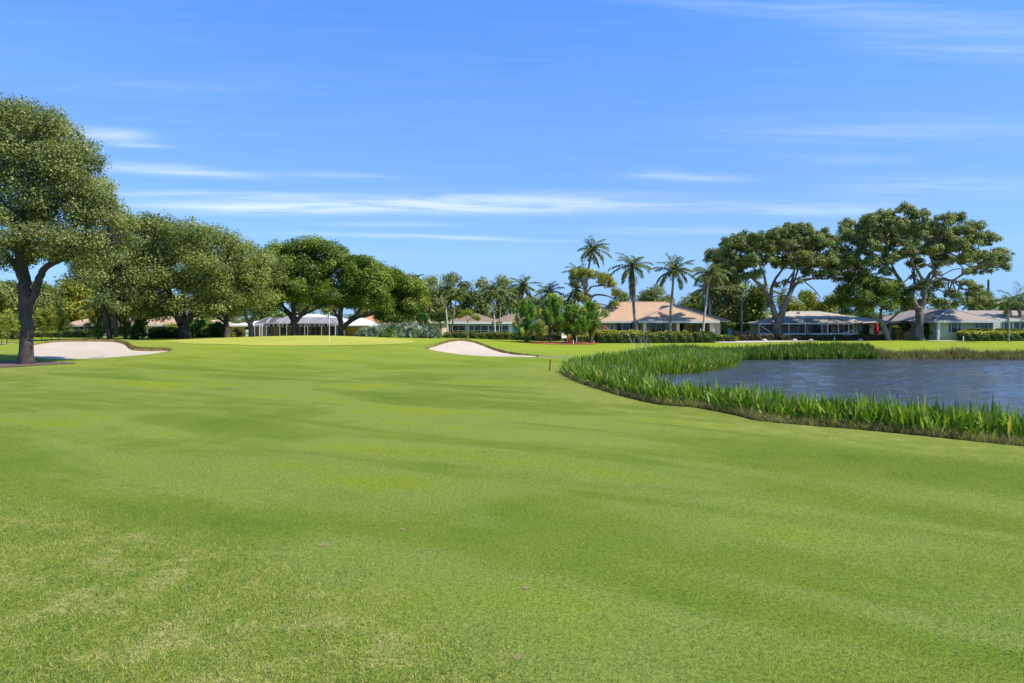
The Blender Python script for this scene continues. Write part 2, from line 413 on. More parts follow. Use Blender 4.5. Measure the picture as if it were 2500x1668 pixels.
# towards the houses the lawn is a warmer, yellower green
sp = NN(t, 'ShaderNodeSeparateXYZ'); t.links.new(pos, sp.inputs[0])
far = MT(t, 'MULTIPLY', MT(t, 'ADD', sp.outputs[1], -24.0), 1 / 26.0, clamp=True)
base = MIX(t, MT(t, 'MULTIPLY', far, .72), base, MIX(t, big, (.225, .295, .018), (.32, .38, .028)))
rg = attr(t, 'tint')
rcol = RAMP(t, noise(t, 2.2, 5, .75, pos), [(.34, (.145, .195, .024)), (.5, (.21, .25, .04)), (.66, (.46, .38, .14))])
nearr = MT(t, 'SUBTRACT', 1.0, MT(t, 'MULTIPLY', MT(t, 'ADD', sp.outputs[1], -5.0), 1 / 30.0, clamp=True))
base = MIX(t, MT(t, 'MULTIPLY', rg, MT(t, 'ADD', MT(t, 'MULTIPLY', nearr, .38), .30)), base, rcol)
lp = attr(t, 'tint2')
base = MIX(t, lp, base, MIX(t, noise(t, 7, 4, .7, pos), (.09, .05, .022), (.30, .20, .085)))
grain = MT(t, 'ADD', MT(t, 'MULTIPLY', fin, .55), MT(t, 'MULTIPLY', vfin, .45))
base = MIX(t, 1.0, base, RAMP(t, grain, [(.33, (.46, .50, .44)), (.5, (1., 1., 1.)), (.67, (1.52, 1.46, 1.4))]), 'MULTIPLY')
bsdf(t, o, base, .9, .03, bump=grain, bump_s=.7, bump_d=.02)
TURF = m
gr = mesh_np('ground', np.stack([x_, y_, GZ.ravel()], -1), Fg, TURF, tint=rough, tint2=np.clip(np.maximum(lip * .95, bare * .22), 0, 1), smooth=True)
tag(gr, kind='structure')

# ---- putting green: its own close-mown sheet just above the ground
m, t, o = mat_new('putting_turf')
n1 = noise(t, .22, 3, .5, stretch=(1, .5, 1)); n2 = noise(t, 60, 2)
c = RAMP(t, n1, [(.35, (.33, .35, .045)), (.6, (.44, .41, .06))])
c = MIX(t, .35, c, MIX(t, n2, (.28, .31, .04), (.46, .44, .09)))
bsdf(t, o, c, .85, .1)
def ring_sheet(name, P, zf, mat, rings=14, off=0.012, kind='structure', label=None, catg=None, c=None):
    c = P.mean(0) if c is None else np.array(c); n = len(P)
    ts = np.linspace(1, 0, rings + 1)[:-1] 
    V = np.vstack([c + (P - c) * k for k in ts] + [c[None]])
    Z = zf(V[:, 0], V[:, 1]) + off
    Fq = []
    for j in range(rings - 1):
        i = np.arange(n); Fq.append(np.stack([j * n + i, j * n + (i + 1) % n, (j + 1) * n + (i + 1) % n, (j + 1) * n + i], -1))
    i = np.arange(n); last = (rings - 1) * n
    Fq.append(np.stack([last + i, last + (i + 1) % n, np.full(n, rings * n), np.full(n, rings * n)], -1)[:, :])
    Fq = np.vstack(Fq)
    me = bpy.data.meshes.new(name)
    me.from_pydata([(float(a), float(b), float(z)) for (a, b), z in zip(V, Z)], [], [tuple(int(q) for q in f[:3]) if f[2] == f[3] else tuple(int(q) for q in f) for f in Fq]); me.update()
    me.polygons.foreach_set('use_smooth', [True] * len(me.polygons)); me.materials.append(mat)
    ob = bpy.data.objects.new(name, me); COL.objects.link(ob); tag(ob, label, catg, kind=kind); return ob
ring_sheet('putting_green', GREEN, ground_z, m, 26, .02)

# ---- sand
m, t, o = mat_new('sand')
n1 = noise(t, .8, 4, .6); n2 = noise(t, 14, 4, .7); n3 = noise(t, 5, 2, .5, stretch=(1, 3, 1))
c = MIX(t, n1, (.50, .41, .29), (.66, .555, .41))
n4 = noise(t, 26, 3, .8)
c = MIX(t, RAMP(t, n4, [(.66, 0.), (.74, .7)]), c, (.30, .22, .13))
c = MIX(t, RAMP(t, n2, [(.50, 0.), (.70, .45)]), c, (.50, .39, .27))
bsdf(t, o, c, .95, .1, bump=MT(t, 'ADD', n2, n3), bump_s=.8, bump_d=.07)
SAND = m
for k, b in BK.items():
    th = np.linspace(-np.pi, np.pi, 221)[:-1]; R = np.interp(th, b.th, b.r, period=2 * np.pi)
    P = np.stack([b.c[0] + R * np.cos(th), b.c[1] + R * np.sin(th)], -1)
    ring_sheet('sand_bunker', P, lambda x, y, b=b: b.sand(x, y) + .03 * np.sin(x * 2.1) * np.sin(y * 1.7) * (b.rt(x, y)[0] < .85), SAND, 16, 0.0, c=b.c)

# ---- pond
m, t, o = mat_new('pond_water')
w1 = noise(t, 1.25, 5, .66, stretch=(.42, 1.3, 1), dist=.5); w2 = noise(t, 9, 2, .5, stretch=(.6, 1.4, 1))
h = MT(t, 'ADD', MT(t, 'MULTIPLY', w1, 1.0), MT(t, 'MULTIPLY', w2, .35))
p = bsdf(t, o, (.046, .047, .042), .07, .42, bump=h, bump_s=.8, bump_d=.10)
p.inputs['IOR'].default_value = 1.33
wx = axis([(1, 38, .16), (38, 76, 1.5)]); wy = axis([(8, 52, .2)])
A, B = np.meshgrid(wx, wy); q = (np.arange(len(wy) - 1)[:, None] * len(wx) + np.arange(len(wx) - 1)[None]).ravel()
# wind ripples: short crests running roughly east-west, stronger in some patches than in others
wz = np.zeros(A.shape)
for lam in (.62, .7, .8, .95, 1.1, 1.3, 1.5, 1.8, 2.1, 2.6, 3.4, .66, .85, 1.2):
    an = math.radians(90 + rng.uniform(-38, 38)); kx, ky = math.cos(an) * 2 * math.pi / lam, math.sin(an) * 2 * math.pi / lam
    wz += .0040 * lam * np.sin(A * kx + B * ky + rng.uniform(0, 6.28) + .8 * np.sin(A * .23 + lam) + .6 * np.sin(B * .31 + A * .11 * lam))
wz *= .55 + .75 * (.5 + .5 * np.sin(A * .21 + 1.3 * np.sin(B * .17)) * np.sin(B * .26 + .9))
wz *= (A < 38)
wob = mesh_np('water', np.stack([A.ravel(), B.ravel(), (WATER_Z + wz).ravel()], -1), np.stack([q, q + 1, q + len(wx) + 1, q + len(wx)], -1), m, smooth=True)
tag(wob, kind='structure')
# ------------------------------------------------------------------ foliage tools
def unit(v): return v / (np.linalg.norm(v, axis=-1, keepdims=True) + 1e-9)
def leaf_quads(P, nrm, L, Wd, axisv=None):
    """rhombic leaves at P with normals nrm"""
    n = len(P); r = rng.normal(size=(n, 3)) if axisv is None else axisv
    a = unit(r - nrm * np.sum(r * nrm, 1, keepdims=True)); b = np.cross(nrm, a)
    s = rng.uniform(.5, 1.5, (n, 1))
    a = a * L * .5 * s; b = b * Wd * .5 * s
    bend = nrm * L * .12
    V = np.stack([P - a, P - b + bend, P + a, P + b + bend], 1).reshape(-1, 3)
    Fq = (np.arange(n)[:, None] * 4 + np.arange(4)[None])
    return V, Fq
def clumps_on(blobs, clr, dens=1.0, flat=1.0):
    """clump centres near the surface of the blobs (x,y,z,r)"""
    C, N, Rr = [], [], []
    for (x, y, z, r) in blobs:
        k = max(3, int(dens * 3.2 * (r / clr) ** 2))
        d = unit(rng.normal(size=(k, 3))); d[:, 2] = np.where(d[:, 2] < -.5, -d[:, 2], d[:, 2])
        rad = r * rng.uniform(.45, 1.0, (k, 1)) * np.where(rng.random((k, 1)) < .22, rng.uniform(1.05, 1.32, (k, 1)), 1.0)
        C.append(np.array([x, y, z]) + d * rad * np.array([1, 1, flat])); N.append(d); Rr.append(clr * rng.uniform(.6, 1.35, k))
    return np.vstack(C), np.vstack(N), np.concatenate(Rr)
def foliage(blobs, n_leaves, clr, L, Wd, dens=1.0, ctr=None, flat=.85, spread=.55, yel=.04, up=.35, droop=0):
    C, N, R = clumps_on(blobs, clr, dens, flat)
    w = R ** 2; w /= w.sum(); cnt = np.maximum(4, (w * n_leaves).astype(int))
    idx = np.repeat(np.arange(len(C)), cnt); n = len(idx)
    d = unit(rng.normal(size=(n, 3))); rr = R[idx][:, None] * rng.uniform(.1, 1, (n, 1)) ** .6
    off = d * rr * np.array([1, 1, .8]); off[:, 2] += np.abs(off[:, 0]) * -.12
    if droop: off[:, 2] -= droop * rng.random(n) ** 1.5
    P = C[idx] + off
    nr = unit(N[idx] * .45 + d * .5 + np.array([0, 0, up]) + rng.normal(size=(n, 3)) * .55)
    ct = rng.uniform(0, 1, len(C)); br = rng.uniform(0, 1, len(blobs)).mean()
    tint = .10 + .56 * ct[idx] + .22 * rng.random(n)
    tint = np.where(rng.random(n) < yel * (.3 + 1.4 * ct[idx]), .98, tint)
    V, Fq = leaf_quads(P, nr, L, Wd)
    return V, Fq, np.repeat(tint, 4), C
def wiggly(p, q, k=4, amp=.08):
    p = np.asarray(p, float); q = np.asarray(q, float); t = np.linspace(0, 1, k + 1)[:, None]
    X = p + (q - p) * t; ln = np.linalg.norm(q - p)
    X[1:-1] += rng.normal(size=(k - 1, 3)) * ln * amp; X[:, 2] += np.sin(t[:, 0] * np.pi) * ln * -.05
    return X
def expand(blobs, Y, depth=.75, minr=.0):
    """crown outline given as circles -> balls spread through the crown's depth"""
    B = np.array([(WX(px, Y), WZ(py, Y), r / F * Y) for px, py, r in blobs])
    cx = (B[:, 0].min() + B[:, 0].max()) / 2; Rx = (B[:, 0] + B[:, 2]).max() - cx; cz = B[:, 1].mean(); top = (B[:, 1] + B[:, 2]).max(); bot = (B[:, 1] - B[:, 2]).min()
    out = []
    for x, z, r in B:
        rho = ((x - cx) / Rx) ** 2 + (.55 * (z - (top + bot) / 2) / ((top - bot) / 2)) ** 2
        D = depth * Rx * math.sqrt(max(.04, 1 - rho)) - r * .5
        k = 1 if D < r * .6 else (2 if D < r * 1.4 else 3)
        for dy in ([0] if k == 1 else ([-.8, .8] if k == 2 else [-1, 0, 1])):
            out.append((x + rng.normal() * r * .15, Y + dy * max(D, 0) + rng.normal() * r * .2, z + rng.normal() * r * .1, r * rng.uniform(.9, 1.08)))
    return out
def nearest(P, q):
    d = np.linalg.norm(P - q, axis=1); return P[int(np.argmin(d))]
def tree(name, label, base, Y, limbs, blobs, leafm, barkm, n=20000, clr=.7, L=.14, Wd=.09, group=None, catg='tree', depth=.75, flare=1.3, dens=1.0, yel=.04, up=.35, droop=0, twig=1.0, flat=.85, tn=10, world_blobs=None, px_grow=1.0):
    """limbs: polylines of (px, py, radius m[, dy]); blobs: (px, py, r px)"""
    bx = WX(base[0], Y); bz = gz(bx, Y)
    root = thing(name, (bx, Y, bz), label, catg, group)
    tubes = []; LP = []
    for i, lb in enumerate(limbs):
        P = np.array([(WX(l[0], Y), Y + (l[3] if len(l) > 3 else 0), WZ(l[1], Y)) for l in lb]); R = np.array([l[2] for l in lb])
        if i == 0:
            P[0, 2] = bz - .15
        Ps = smooth_line(P, 4); Rs = np.interp(np.linspace(0, len(R) - 1, len(Ps)), np.arange(len(R)), R)
        if i == 0:
            h = Ps[:, 2] - bz; Rs = Rs * (1 + (flare - 1) * np.exp(-np.clip(h, 0, 9) / .45))
        Ps[1:-1, :2] += rng.normal(size=(len(Ps) - 2, 2)) * Rs[1:-1, None] * .12
        tubes.append(tube_np(Ps, Rs, tn)); LP.append(Ps[len(Ps) // 3:] if i == 0 else Ps)
    LPa = np.vstack(LP)
    if blobs and px_grow != 1: blobs = [(q[0], q[1], q[2] * px_grow) for q in blobs]
    B3 = world_blobs if world_blobs else expand(blobs, Y, depth)
    V, Fq, T, C = foliage(B3, n, clr, L, Wd, dens, flat=flat, yel=yel, up=up, droop=droop)
    BC = np.array([b[:3] for b in B3])
    for b in B3:
        p = nearest(LPa, np.array(b[:3])); X = wiggly(p, b[:3], 4); tubes.append(tube_np(X, np.linspace(.055, .03, 5) * (1 + b[3]) * twig, 5))
    sel = rng.random(len(C)) < .45
    for c in C[sel]:
        p = nearest(BC, c); X = wiggly(p, c, 2); tubes.append(tube_np(X, np.linspace(.028, .012, 3) * (1 + clr) * twig, 3))
    tv, tf, _ = cat(tubes)
    mesh_np('trunk', tv, tf, barkm, root, smooth=True)
    mesh_np('crown', V, Fq, leafm, root, tint=T)
    return root
def copy_tree(o, loc, rz=0, sc=1, label=None, group=None, name=None):
    c = o.copy(); COL.objects.link(c); c.location = tuple(float(v) for v in loc); c.rotation_euler = (0, 0, rz); c.scale = (sc, sc, sc) if np.isscalar(sc) else sc
    if label: c['label'] = label
    if group: c['group'] = group
    for ch in [q for q in bpy.data.objects if q.parent == o]:
        k = ch.copy(); COL.objects.link(k); k.parent = c
    return c
# ---- blades (reeds, grass, palm leaflets)
def blades(P, H, Wd, lean, bend, k=3, prof='lance', az=None):
    """P (n,3) bases; H heights; lean (n,) tilt from vertical; az direction of the tilt"""
    n = len(P); H = np.broadcast_to(H, n); Wd = np.broadcast_to(Wd, n); lean = np.broadcast_to(lean, n); bend = np.broadcast_to(bend, n)
    az = rng.uniform(0, 2 * np.pi, n) if az is None else az
    rows = []; p = P.copy(); t = lean.copy().astype(float); fa = az + rng.normal(0, .9, n)
    side = np.stack([-np.sin(fa), np.cos(fa), np.zeros(n)], -1)
    for i in range(k + 1):
        s = i / k
        w = {'lance': math.sin(math.pi * min(1, .12 + .88 * s) ** 1.6) + .12, 'grass': 1 - s * .92, 'reed': [.22, .30, 1.0, .06][min(i, 3)] if k == 3 else 1}[prof]
        rows.append(np.stack([p - side * (Wd * w / 2)[:, None], p + side * (Wd * w / 2)[:, None]], 1))
        d = np.stack([np.cos(az) * np.sin(t), np.sin(az) * np.sin(t), np.cos(t)], -1)
        p = p + d * (H / k)[:, None]; t = t + bend / k
    V = np.stack(rows, 1)                       # n, k+1, 2, 3
    base = np.arange(n)[:, None] * (2 * (k + 1)) + (np.arange(k)[None] * 2)
    Fq = np.stack([base, base + 1, base + 3, base + 2], -1).reshape(-1, 4)
    return V.reshape(-1, 3), Fq, 2 * (k + 1)
# ---- leaf and bark materials
OAK = m_leaf('oak_leaf', (0.070, 0.097, 0.028), (0.174, 0.215, 0.053), (0.348, 0.382, 0.099), (0.604, 0.506, 0.110), trans=.26)
OAK_GREY = m_leaf('oak_leaf_grey', (0.093, 0.119, 0.038), (0.195, 0.232, 0.070), (0.379, 0.402, 0.127), (0.539, 0.467, 0.124), trans=.26)
FICUS = m_leaf('ficus_leaf', (0.039, 0.074, 0.013), (0.132, 0.193, 0.024), (0.309, 0.387, 0.049), (0.554, 0.468, 0.061), trans=.26)
LIME = m_leaf('bright_leaf', (0.055, 0.110, 0.013), (0.132, 0.231, 0.022), (0.286, 0.363, 0.039), (0.462, 0.396, 0.055), trans=.35)
YELG = m_leaf('yellow_leaf', (0.099, 0.132, 0.013), (0.220, 0.242, 0.024), (0.396, 0.363, 0.044), (0.495, 0.363, 0.055), trans=.3)
PINE = m_leaf('pine_needle', (0.055, 0.116, 0.018), (0.160, 0.288, 0.039), (0.340, 0.499, 0.072), (0.800, 0.552, 0.090), trans=.25)
PINEY = m_leaf('pine_needle_yellow_lit', (0.091, 0.127, 0.022), (0.237, 0.282, 0.046), (0.437, 0.455, 0.082), (0.728, 0.491, 0.091), trans=.25)  # yellowish needles, brightened to stand in for sunlight on shaded pines
HEDGE = m_leaf('hedge_leaf', (0.033, 0.063, 0.013), (0.089, 0.141, 0.022), (0.208, 0.267, 0.038), (0.564, 0.491, 0.050), trans=.2)
HEDGER = m_leaf('reddish_hedge_leaf', (0.050, 0.040, 0.022), (0.100, 0.085, 0.035), (0.170, 0.150, 0.050), (0.300, 0.200, 0.090), trans=.18)
HEDGED = m_leaf('dark_hedge_leaf', (0.010, 0.022, 0.006), (0.030, 0.055, 0.012), (0.110, 0.160, 0.028), (0.250, 0.300, 0.050), trans=.15)
PALM = m_leaf('palm_leaf', (.05, .075, .018), (.14, .18, .045), (.28, .31, .09), (.50, .36, .14), trans=.25, rough=.35, spec=.5)
PALMY = m_leaf('palm_leaf_yellow', (0.050, 0.090, 0.015), (0.120, 0.180, 0.030), (0.270, 0.310, 0.050), (0.520, 0.380, 0.060), trans=.3)
DEAD = m_leaf('dead_frond', (0.130, 0.090, 0.050), (0.240, 0.160, 0.085), (0.360, 0.250, 0.140), trans=.1)
PALMETTO = m_leaf('palmetto_leaf', (0.060, 0.090, 0.048), (0.156, 0.204, 0.120), (0.312, 0.372, 0.240), trans=.12)
REED = m_leaf('reed_leaf', (0.042, 0.079, 0.010), (0.145, 0.242, 0.020), (0.338, 0.469, 0.035), (0.604, 0.469, 0.120), trans=.3, rough=.35, spec=.4)
REEDF = m_leaf('far_reed_leaf', (0.036, 0.079, 0.013), (0.103, 0.182, 0.024), (0.218, 0.303, 0.044), (0.363, 0.290, 0.088), trans=.25)
STRAW = m_leaf('dry_grass', (0.120, 0.156, 0.036), (0.312, 0.288, 0.096), (0.528, 0.432, 0.180), (0.660, 0.528, 0.264), trans=.2)
SHORE = m_leaf('shore_grass', (0.075, 0.085, 0.028), (0.190, 0.170, 0.060), (0.330, 0.260, 0.100), (0.420, 0.280, 0.130), trans=.2)
TURFB = m_leaf('turf_blade', (0.060, 0.116, 0.017), (0.149, 0.232, 0.037), (0.254, 0.342, 0.070), (0.507, 0.408, 0.150), trans=.3)
ORANGE = m_leaf('orange_leaf', (0.200, 0.060, 0.020), (0.450, 0.130, 0.040), (0.600, 0.250, 0.080), (0.500, 0.350, 0.100), trans=.25)
WHITEF = m_leaf('white_flower', (0.070, 0.120, 0.040), (0.250, 0.320, 0.200), (0.750, 0.750, 0.700), trans=.2)
BARK = m_bark('oak_bark', (.055, .042, .033), (.20, .155, .125), 7)
BARKD = m_bark('dark_bark', (.030, .024, .020), (.095, .078, .066), 7)
BARKG = m_bark('grey_bark', (.085, .072, .062), (.26, .225, .195), 5)
BARKM = m_bark('mid_grey_bark', (.065, .054, .046), (.19, .165, .14), 5)
PTRUNK = m_bark('palm_bark', (.14, .12, .095), (.30, .26, .21), 9, .5)
PTRUNKW = m_bark('pale_palm_bark', (.30, .28, .25), (.50, .47, .42), 6, .2)
FIBRE = m_plain('palm_fibre', (.26, .13, .06), .9)

# ------------------------------------------------------------------ the big trees
tree('oak_tree', 'tall live oak with the nearest trunk, its crown cut by the left frame', (64, 890), 30.7,
     [[(64, 890, .27), (64, 850, .255), (66, 790, .25), (62, 735, .28), (58, 690, .25), (52, 640, .23), (45, 590, .2), (30, 520, .12)],
      [(68, 750, .18), (86, 712, .17), (100, 670, .15), (118, 648, .13), (150, 628, .13), (170, 590, .08), (190, 540, .05)],
      [(60, 700, .18), (40, 650, .14), (0, 610, .11), (-60, 580, .08)], [(110, 655, .1), (140, 640, .09), (210, 615, .06), (280, 590, .04)],
      [(50, 610, .12, -.5), (90, 540, .10, -1), (110, 460, .07, -1.2)], [(50, 600, .12, .5), (20, 500, .10, 1), (60, 380, .06, 1.2)]],
     [(15, 285, 44), (70, 300, 42), (115, 318, 40), (160, 325, 38), (190, 372, 32), (40, 350, 60), (-50, 330, 80), (110, 390, 60), (165, 410, 45), (195, 440, 35), (0, 430, 80), (222, 462, 30), (100, 460, 66), (180, 500, 52), (255, 500, 30), (230, 545, 42), (280, 550, 30), (60, 530, 66), (-40, 530, 90),
      (160, 575, 50), (275, 590, 28), (212, 605, 36), (110, 600, 42), (40, 605, 42), (-60, 620, 70), (180, 630, 24), (20, 640, 26), (250, 630, 22)],
     OAK_GREY, BARKD, n=130000, clr=.55, L=.095, Wd=.058, depth=.5, yel=.05, flare=1.35, tn=20, twig=.9, dens=1.15, px_grow=1.06)
tree('oak_tree', 'dark twin-stemmed tree behind the right end of the left bunker, one stem leaning left', (276, 824), 57,
     [[(270, 824, .20), (258, 770, .18), (245, 715, .16), (238, 660, .18), (230, 620, .1)], [(283, 824, .20), (281, 770, .18), (280, 700, .16), (285, 650, .15), (300, 600, .08)], [(245, 700, .12), (220, 670, .10), (200, 650, .06)]],
     [(215, 620, 32), (250, 600, 32), (285, 600, 34), (240, 650, 32), (280, 650, 36), (320, 640, 36), (300, 690, 32), (335, 690, 30), (335, 600, 30), (205, 655, 20), (255, 690, 22), (330, 730, 24), (360, 720, 22), (300, 725, 22), (225, 680, 18), (320, 755, 16), (290, 700, 24)],
     OAK_GREY, BARKD, n=34000, clr=.9, L=.17, Wd=.10, dens=1.0, px_grow=1.12)
tree('oak_tree', 'broad spreading live oak with a thick forked trunk left of the putting green', (447, 828), 61,
     [[(447, 828, .44), (448, 805, .42), (446, 788, .46)], [(444, 792, .36), (430, 768, .30), (420, 735, .24), (412, 700, .16), (400, 650, .09)], [(448, 790, .30), (446, 755, .24), (448, 700, .18), (455, 640, .1)],
      [(452, 792, .36), (470, 768, .32), (500, 738, .27), (525, 705, .18), (540, 660, .1)], [(470, 770, .28), (505, 755, .25), (545, 735, .20), (580, 715, .12)], [(430, 768, .16), (405, 745, .13), (370, 720, .08)],
      [(446, 740, .2, -1), (440, 700, .15, -3), (430, 650, .1, -4)], [(450, 740, .2, 1), (470, 700, .15, 3), (490, 650, .1, 4)]],
     [(340, 580, 34), (375, 570, 32), (410, 575, 34), (445, 570, 34), (480, 585, 34), (515, 595, 32), (550, 608, 34), (590, 618, 32), (625, 635, 30), (655, 650, 28), (360, 625, 42), (420, 630, 46), (480, 640, 46), (540, 655, 44), (600, 670, 40), (650, 690, 34), (340, 680, 40), (390, 690, 42),
      (450, 700, 40), (510, 700, 38), (570, 705, 36), (620, 715, 30), (330, 725, 28), (370, 745, 24), (400, 750, 20), (650, 728, 20), (590, 738, 20), (500, 745, 16), (315, 745, 18), (345, 760, 14), (375, 762, 13), (300, 720, 22), (535, 755, 13), (570, 752, 12), (610, 742, 16)],
     OAK, BARKD, n=120000, clr=.95, L=.17, Wd=.10, depth=.62, dens=1.1, yel=.03, tn=14, flare=1.25, px_grow=1.12)
tree('oak_tree', 'slim oak trunk between the forked oak and the white roofed house', (555, 820), 70,
     [[(555, 820, .28), (553, 790, .25), (550, 765, .22), (540, 740, .15), (530, 710, .08)], [(551, 775, .18), (562, 755, .14), (572, 735, .1)], [(551, 790, .12), (530, 775, .1), (505, 765, .07)]],
     [(530, 735, 20), (555, 725, 24), (580, 735, 20), (510, 752, 13), (545, 700, 26)], OAK_GREY, BARKD, n=12000, clr=.8, L=.19, Wd=.11, px_grow=1.12)
tree('oak_tree', 'forked oak in front of the left end of the white roof', (613, 820), 72,
     [[(615, 822, .28), (613, 800, .26), (608, 785, .26)], [(606, 788, .22), (597, 765, .18), (592, 740, .12), (590, 700, .08)], [(612, 788, .24), (622, 770, .18), (632, 745, .13), (640, 715, .08)]],
     [(590, 730, 24), (620, 725, 26), (648, 735, 24), (600, 700, 28), (635, 700, 28), (665, 742, 13)], OAK_GREY, BARKG, n=18000, clr=.85, L=.19, Wd=.11, px_grow=1.12)
tree('ficus_tree', 'large dark green tree with hollow trunk standing before the white roofed screened house', (720, 817), 73,
     [[(720, 820, .40), (719, 800, .36), (718, 780, .36)], [(716, 785, .28), (706, 765, .22), (690, 745, .15), (680, 700, .08)], [(719, 782, .3), (716, 750, .24), (722, 700, .16), (730, 650, .1)], [(722, 785, .24), (736, 768, .2), (748, 755, .15), (770, 720, .09)],
      [(706, 768, .12), (690, 758, .1), (668, 748, .06)], [(735, 772, .14), (755, 762, .12), (790, 745, .08)]],
     [(668, 628, 20), (695, 620, 22), (722, 622, 22), (748, 608, 20), (778, 608, 20), (802, 620, 22), (680, 660, 28), (720, 655, 30), (760, 650, 30), (800, 660, 26), (660, 695, 28), (700, 695, 32), (745, 695, 32), (790, 695, 26), (665, 728, 22), (700, 728, 24), (740, 728, 24), (780, 730, 22), (808, 725, 18)],
     FICUS, BARKD, n=75000, clr=.95, L=.2, Wd=.12, depth=.6, yel=.02, flare=1.3, dens=1.1, px_grow=1.12)
tree('ficus_tree', 'dense rounded tree behind the flagstick with long low branches reaching right', (832, 812), 75,
     [[(832, 815, .28), (831, 790, .26), (832, 765, .25), (835, 730, .25), (840, 690, .15)], [(834, 806, .22), (850, 790, .2), (875, 775, .17), (905, 768, .12), (935, 755, .07)], [(836, 800, .2), (856, 780, .17), (880, 755, .12), (890, 720, .08)], [(831, 790, .14), (822, 770, .11), (812, 750, .07)]],
     [(822, 622, 20), (845, 640, 24), (872, 650, 22), (896, 652, 20), (920, 665, 22), (850, 680, 30), (890, 690, 32), (925, 695, 28), (845, 720, 28), (885, 725, 32), (920, 730, 28), (860, 738, 18), (905, 742, 18), (835, 732, 16), (935, 742, 14)],
     FICUS, BARKD, n=60000, clr=.95, L=.2, Wd=.12, depth=.7, yel=.03, dens=1.1, px_grow=1.12)
tree('ficus_tree', 'dense yellow-green tree at the right end of the tree row, above the palmettos', (985, 818), 80,
     [[(985, 818, .3), (984, 790, .27), (982, 740, .2), (980, 700, .1)], [(975, 815, .2), (965, 780, .16), (950, 730, .1)], [(995, 815, .2), (1003, 780, .16), (1012, 740, .1)]],
     [(942, 672, 20), (968, 680, 20), (995, 692, 20), (1013, 705, 18), (955, 705, 28), (990, 720, 28), (1015, 735, 20), (945, 740, 26), (980, 750, 28), (1010, 762, 18), (955, 775, 20), (985, 782, 18), (935, 765, 16)],
     FICUS, BARKD, n=50000, clr=.95, L=.21, Wd=.12, depth=.8, yel=.10, dens=1.1, px_grow=1.12)
tree('oak_tree', 'wide open-branched oak with grey forked trunk in front of the screened pool cage', (1895, 831), 81,
     [[(1899, 832, .48), (1898, 800, .46), (1897, 775, .48), (1896, 765, .46)], [(1893, 775, .36), (1885, 745, .33), (1868, 712, .27), (1850, 690, .2), (1820, 668, .13), (1790, 655, .08)],
      [(1905, 775, .42), (1916, 745, .36), (1932, 710, .26), (1948, 690, .2), (1985, 680, .14), (2020, 682, .07)], [(1882, 730, .2), (1885, 700, .18), (1900, 672, .14), (1925, 640, .08)], [(1870, 715, .18), (1868, 680, .15), (1850, 640, .1), (1830, 610, .06)],
      [(1928, 715, .18), (1935, 680, .15), (1945, 640, .1), (1955, 605, .05)], [(1890, 757, .25), (1875, 742, .2), (1862, 738, .14)], [(1905, 700, .12, -1), (1915, 660, .1, -3), (1900, 610, .06, -4)], [(1945, 690, .12, 1), (1975, 650, .1, 3), (1990, 610, .05, 4)], [(1965, 688, .08), (1990, 710, .06), (2004, 728, .04)]],
     [(1752, 625, 22), (1785, 600, 24), (1808, 585, 20), (1830, 605, 26), (1866, 590, 26), (1900, 572, 20), (1925, 572, 22), (1900, 605, 28), (1945, 595, 26), (1985, 582, 18), (1975, 610, 26), (2002, 605, 18), (1772, 655, 26), (1810, 645, 28), (1850, 640, 20), (1930, 640, 22), (1965, 648, 24),
      (2000, 640, 24), (2030, 650, 16), (1755, 690, 20), (1790, 685, 20), (1825, 675, 14), (1985, 668, 12), (2015, 668, 12), (1920, 690, 8)],
     OAK_GREY, BARKM, n=140000, clr=.42, L=.19, Wd=.11, depth=.55, dens=1.15, yel=.02, flare=1.25, tn=14)
tree('oak_tree', 'tallest wide oak with pale bare trunk at the right, before the green walled house', (2245, 831), 81,
     [[(2247, 831, .50), (2244, 800, .45), (2244, 765, .44), (2244, 748, .45)], [(2240, 755, .36), (2226, 728, .32), (2206, 700, .27), (2190, 672, .2), (2165, 650, .15), (2130, 625, .08)], [(2250, 752, .34), (2258, 722, .28), (2256, 690, .22), (2242, 665, .17), (2225, 640, .1)],
      [(2258, 712, .24), (2275, 690, .2), (2300, 680, .17), (2325, 685, .13), (2350, 668, .08)], [(2256, 695, .2), (2270, 670, .17), (2290, 650, .12), (2310, 615, .07)], [(2205, 700, .18), (2180, 685, .16), (2150, 680, .13), (2110, 668, .08)],
      [(2190, 672, .14), (2170, 630, .1), (2160, 580, .06)], [(2225, 700, .15, -1), (2240, 680, .12, -3), (2215, 610, .08, -4)], [(2245, 690, .15, 1), (2265, 640, .12, 3), (2250, 580, .07, 4)], [(2335, 680, .1), (2370, 660, .08), (2410, 640, .05)]],
     [(2072, 582, 24), (2100, 560, 24), (2122, 542, 22), (2165, 535, 22), (2195, 548, 24), (2135, 575, 28), (2180, 580, 26), (2230, 558, 22), (2270, 555, 24), (2240, 585, 24), (2285, 580, 24), (2330, 568, 20), (2325, 600, 28), (2360, 600, 22), (2090, 610, 28), (2055, 635, 22), (2035, 655, 20), (2085, 650, 24),
      (2130, 640, 18), (2075, 675, 16), (2115, 672, 18), (2215, 620, 20), (2265, 615, 24), (2300, 635, 24), (2345, 640, 22), (2380, 630, 14), (2402, 625, 20), (2422, 645, 18), (2408, 660, 14), (2295, 700, 16), (2318, 718, 18), (2300, 740, 14), (2335, 742, 13), (2275, 730, 12), (2170, 610, 14), (2290, 668, 8), (2190, 700, 12)],
     OAK_GREY, BARKG, n=155000, clr=.42, L=.19, Wd=.11, depth=.55, dens=1.15, yel=.02, flare=1.15, tn=14)
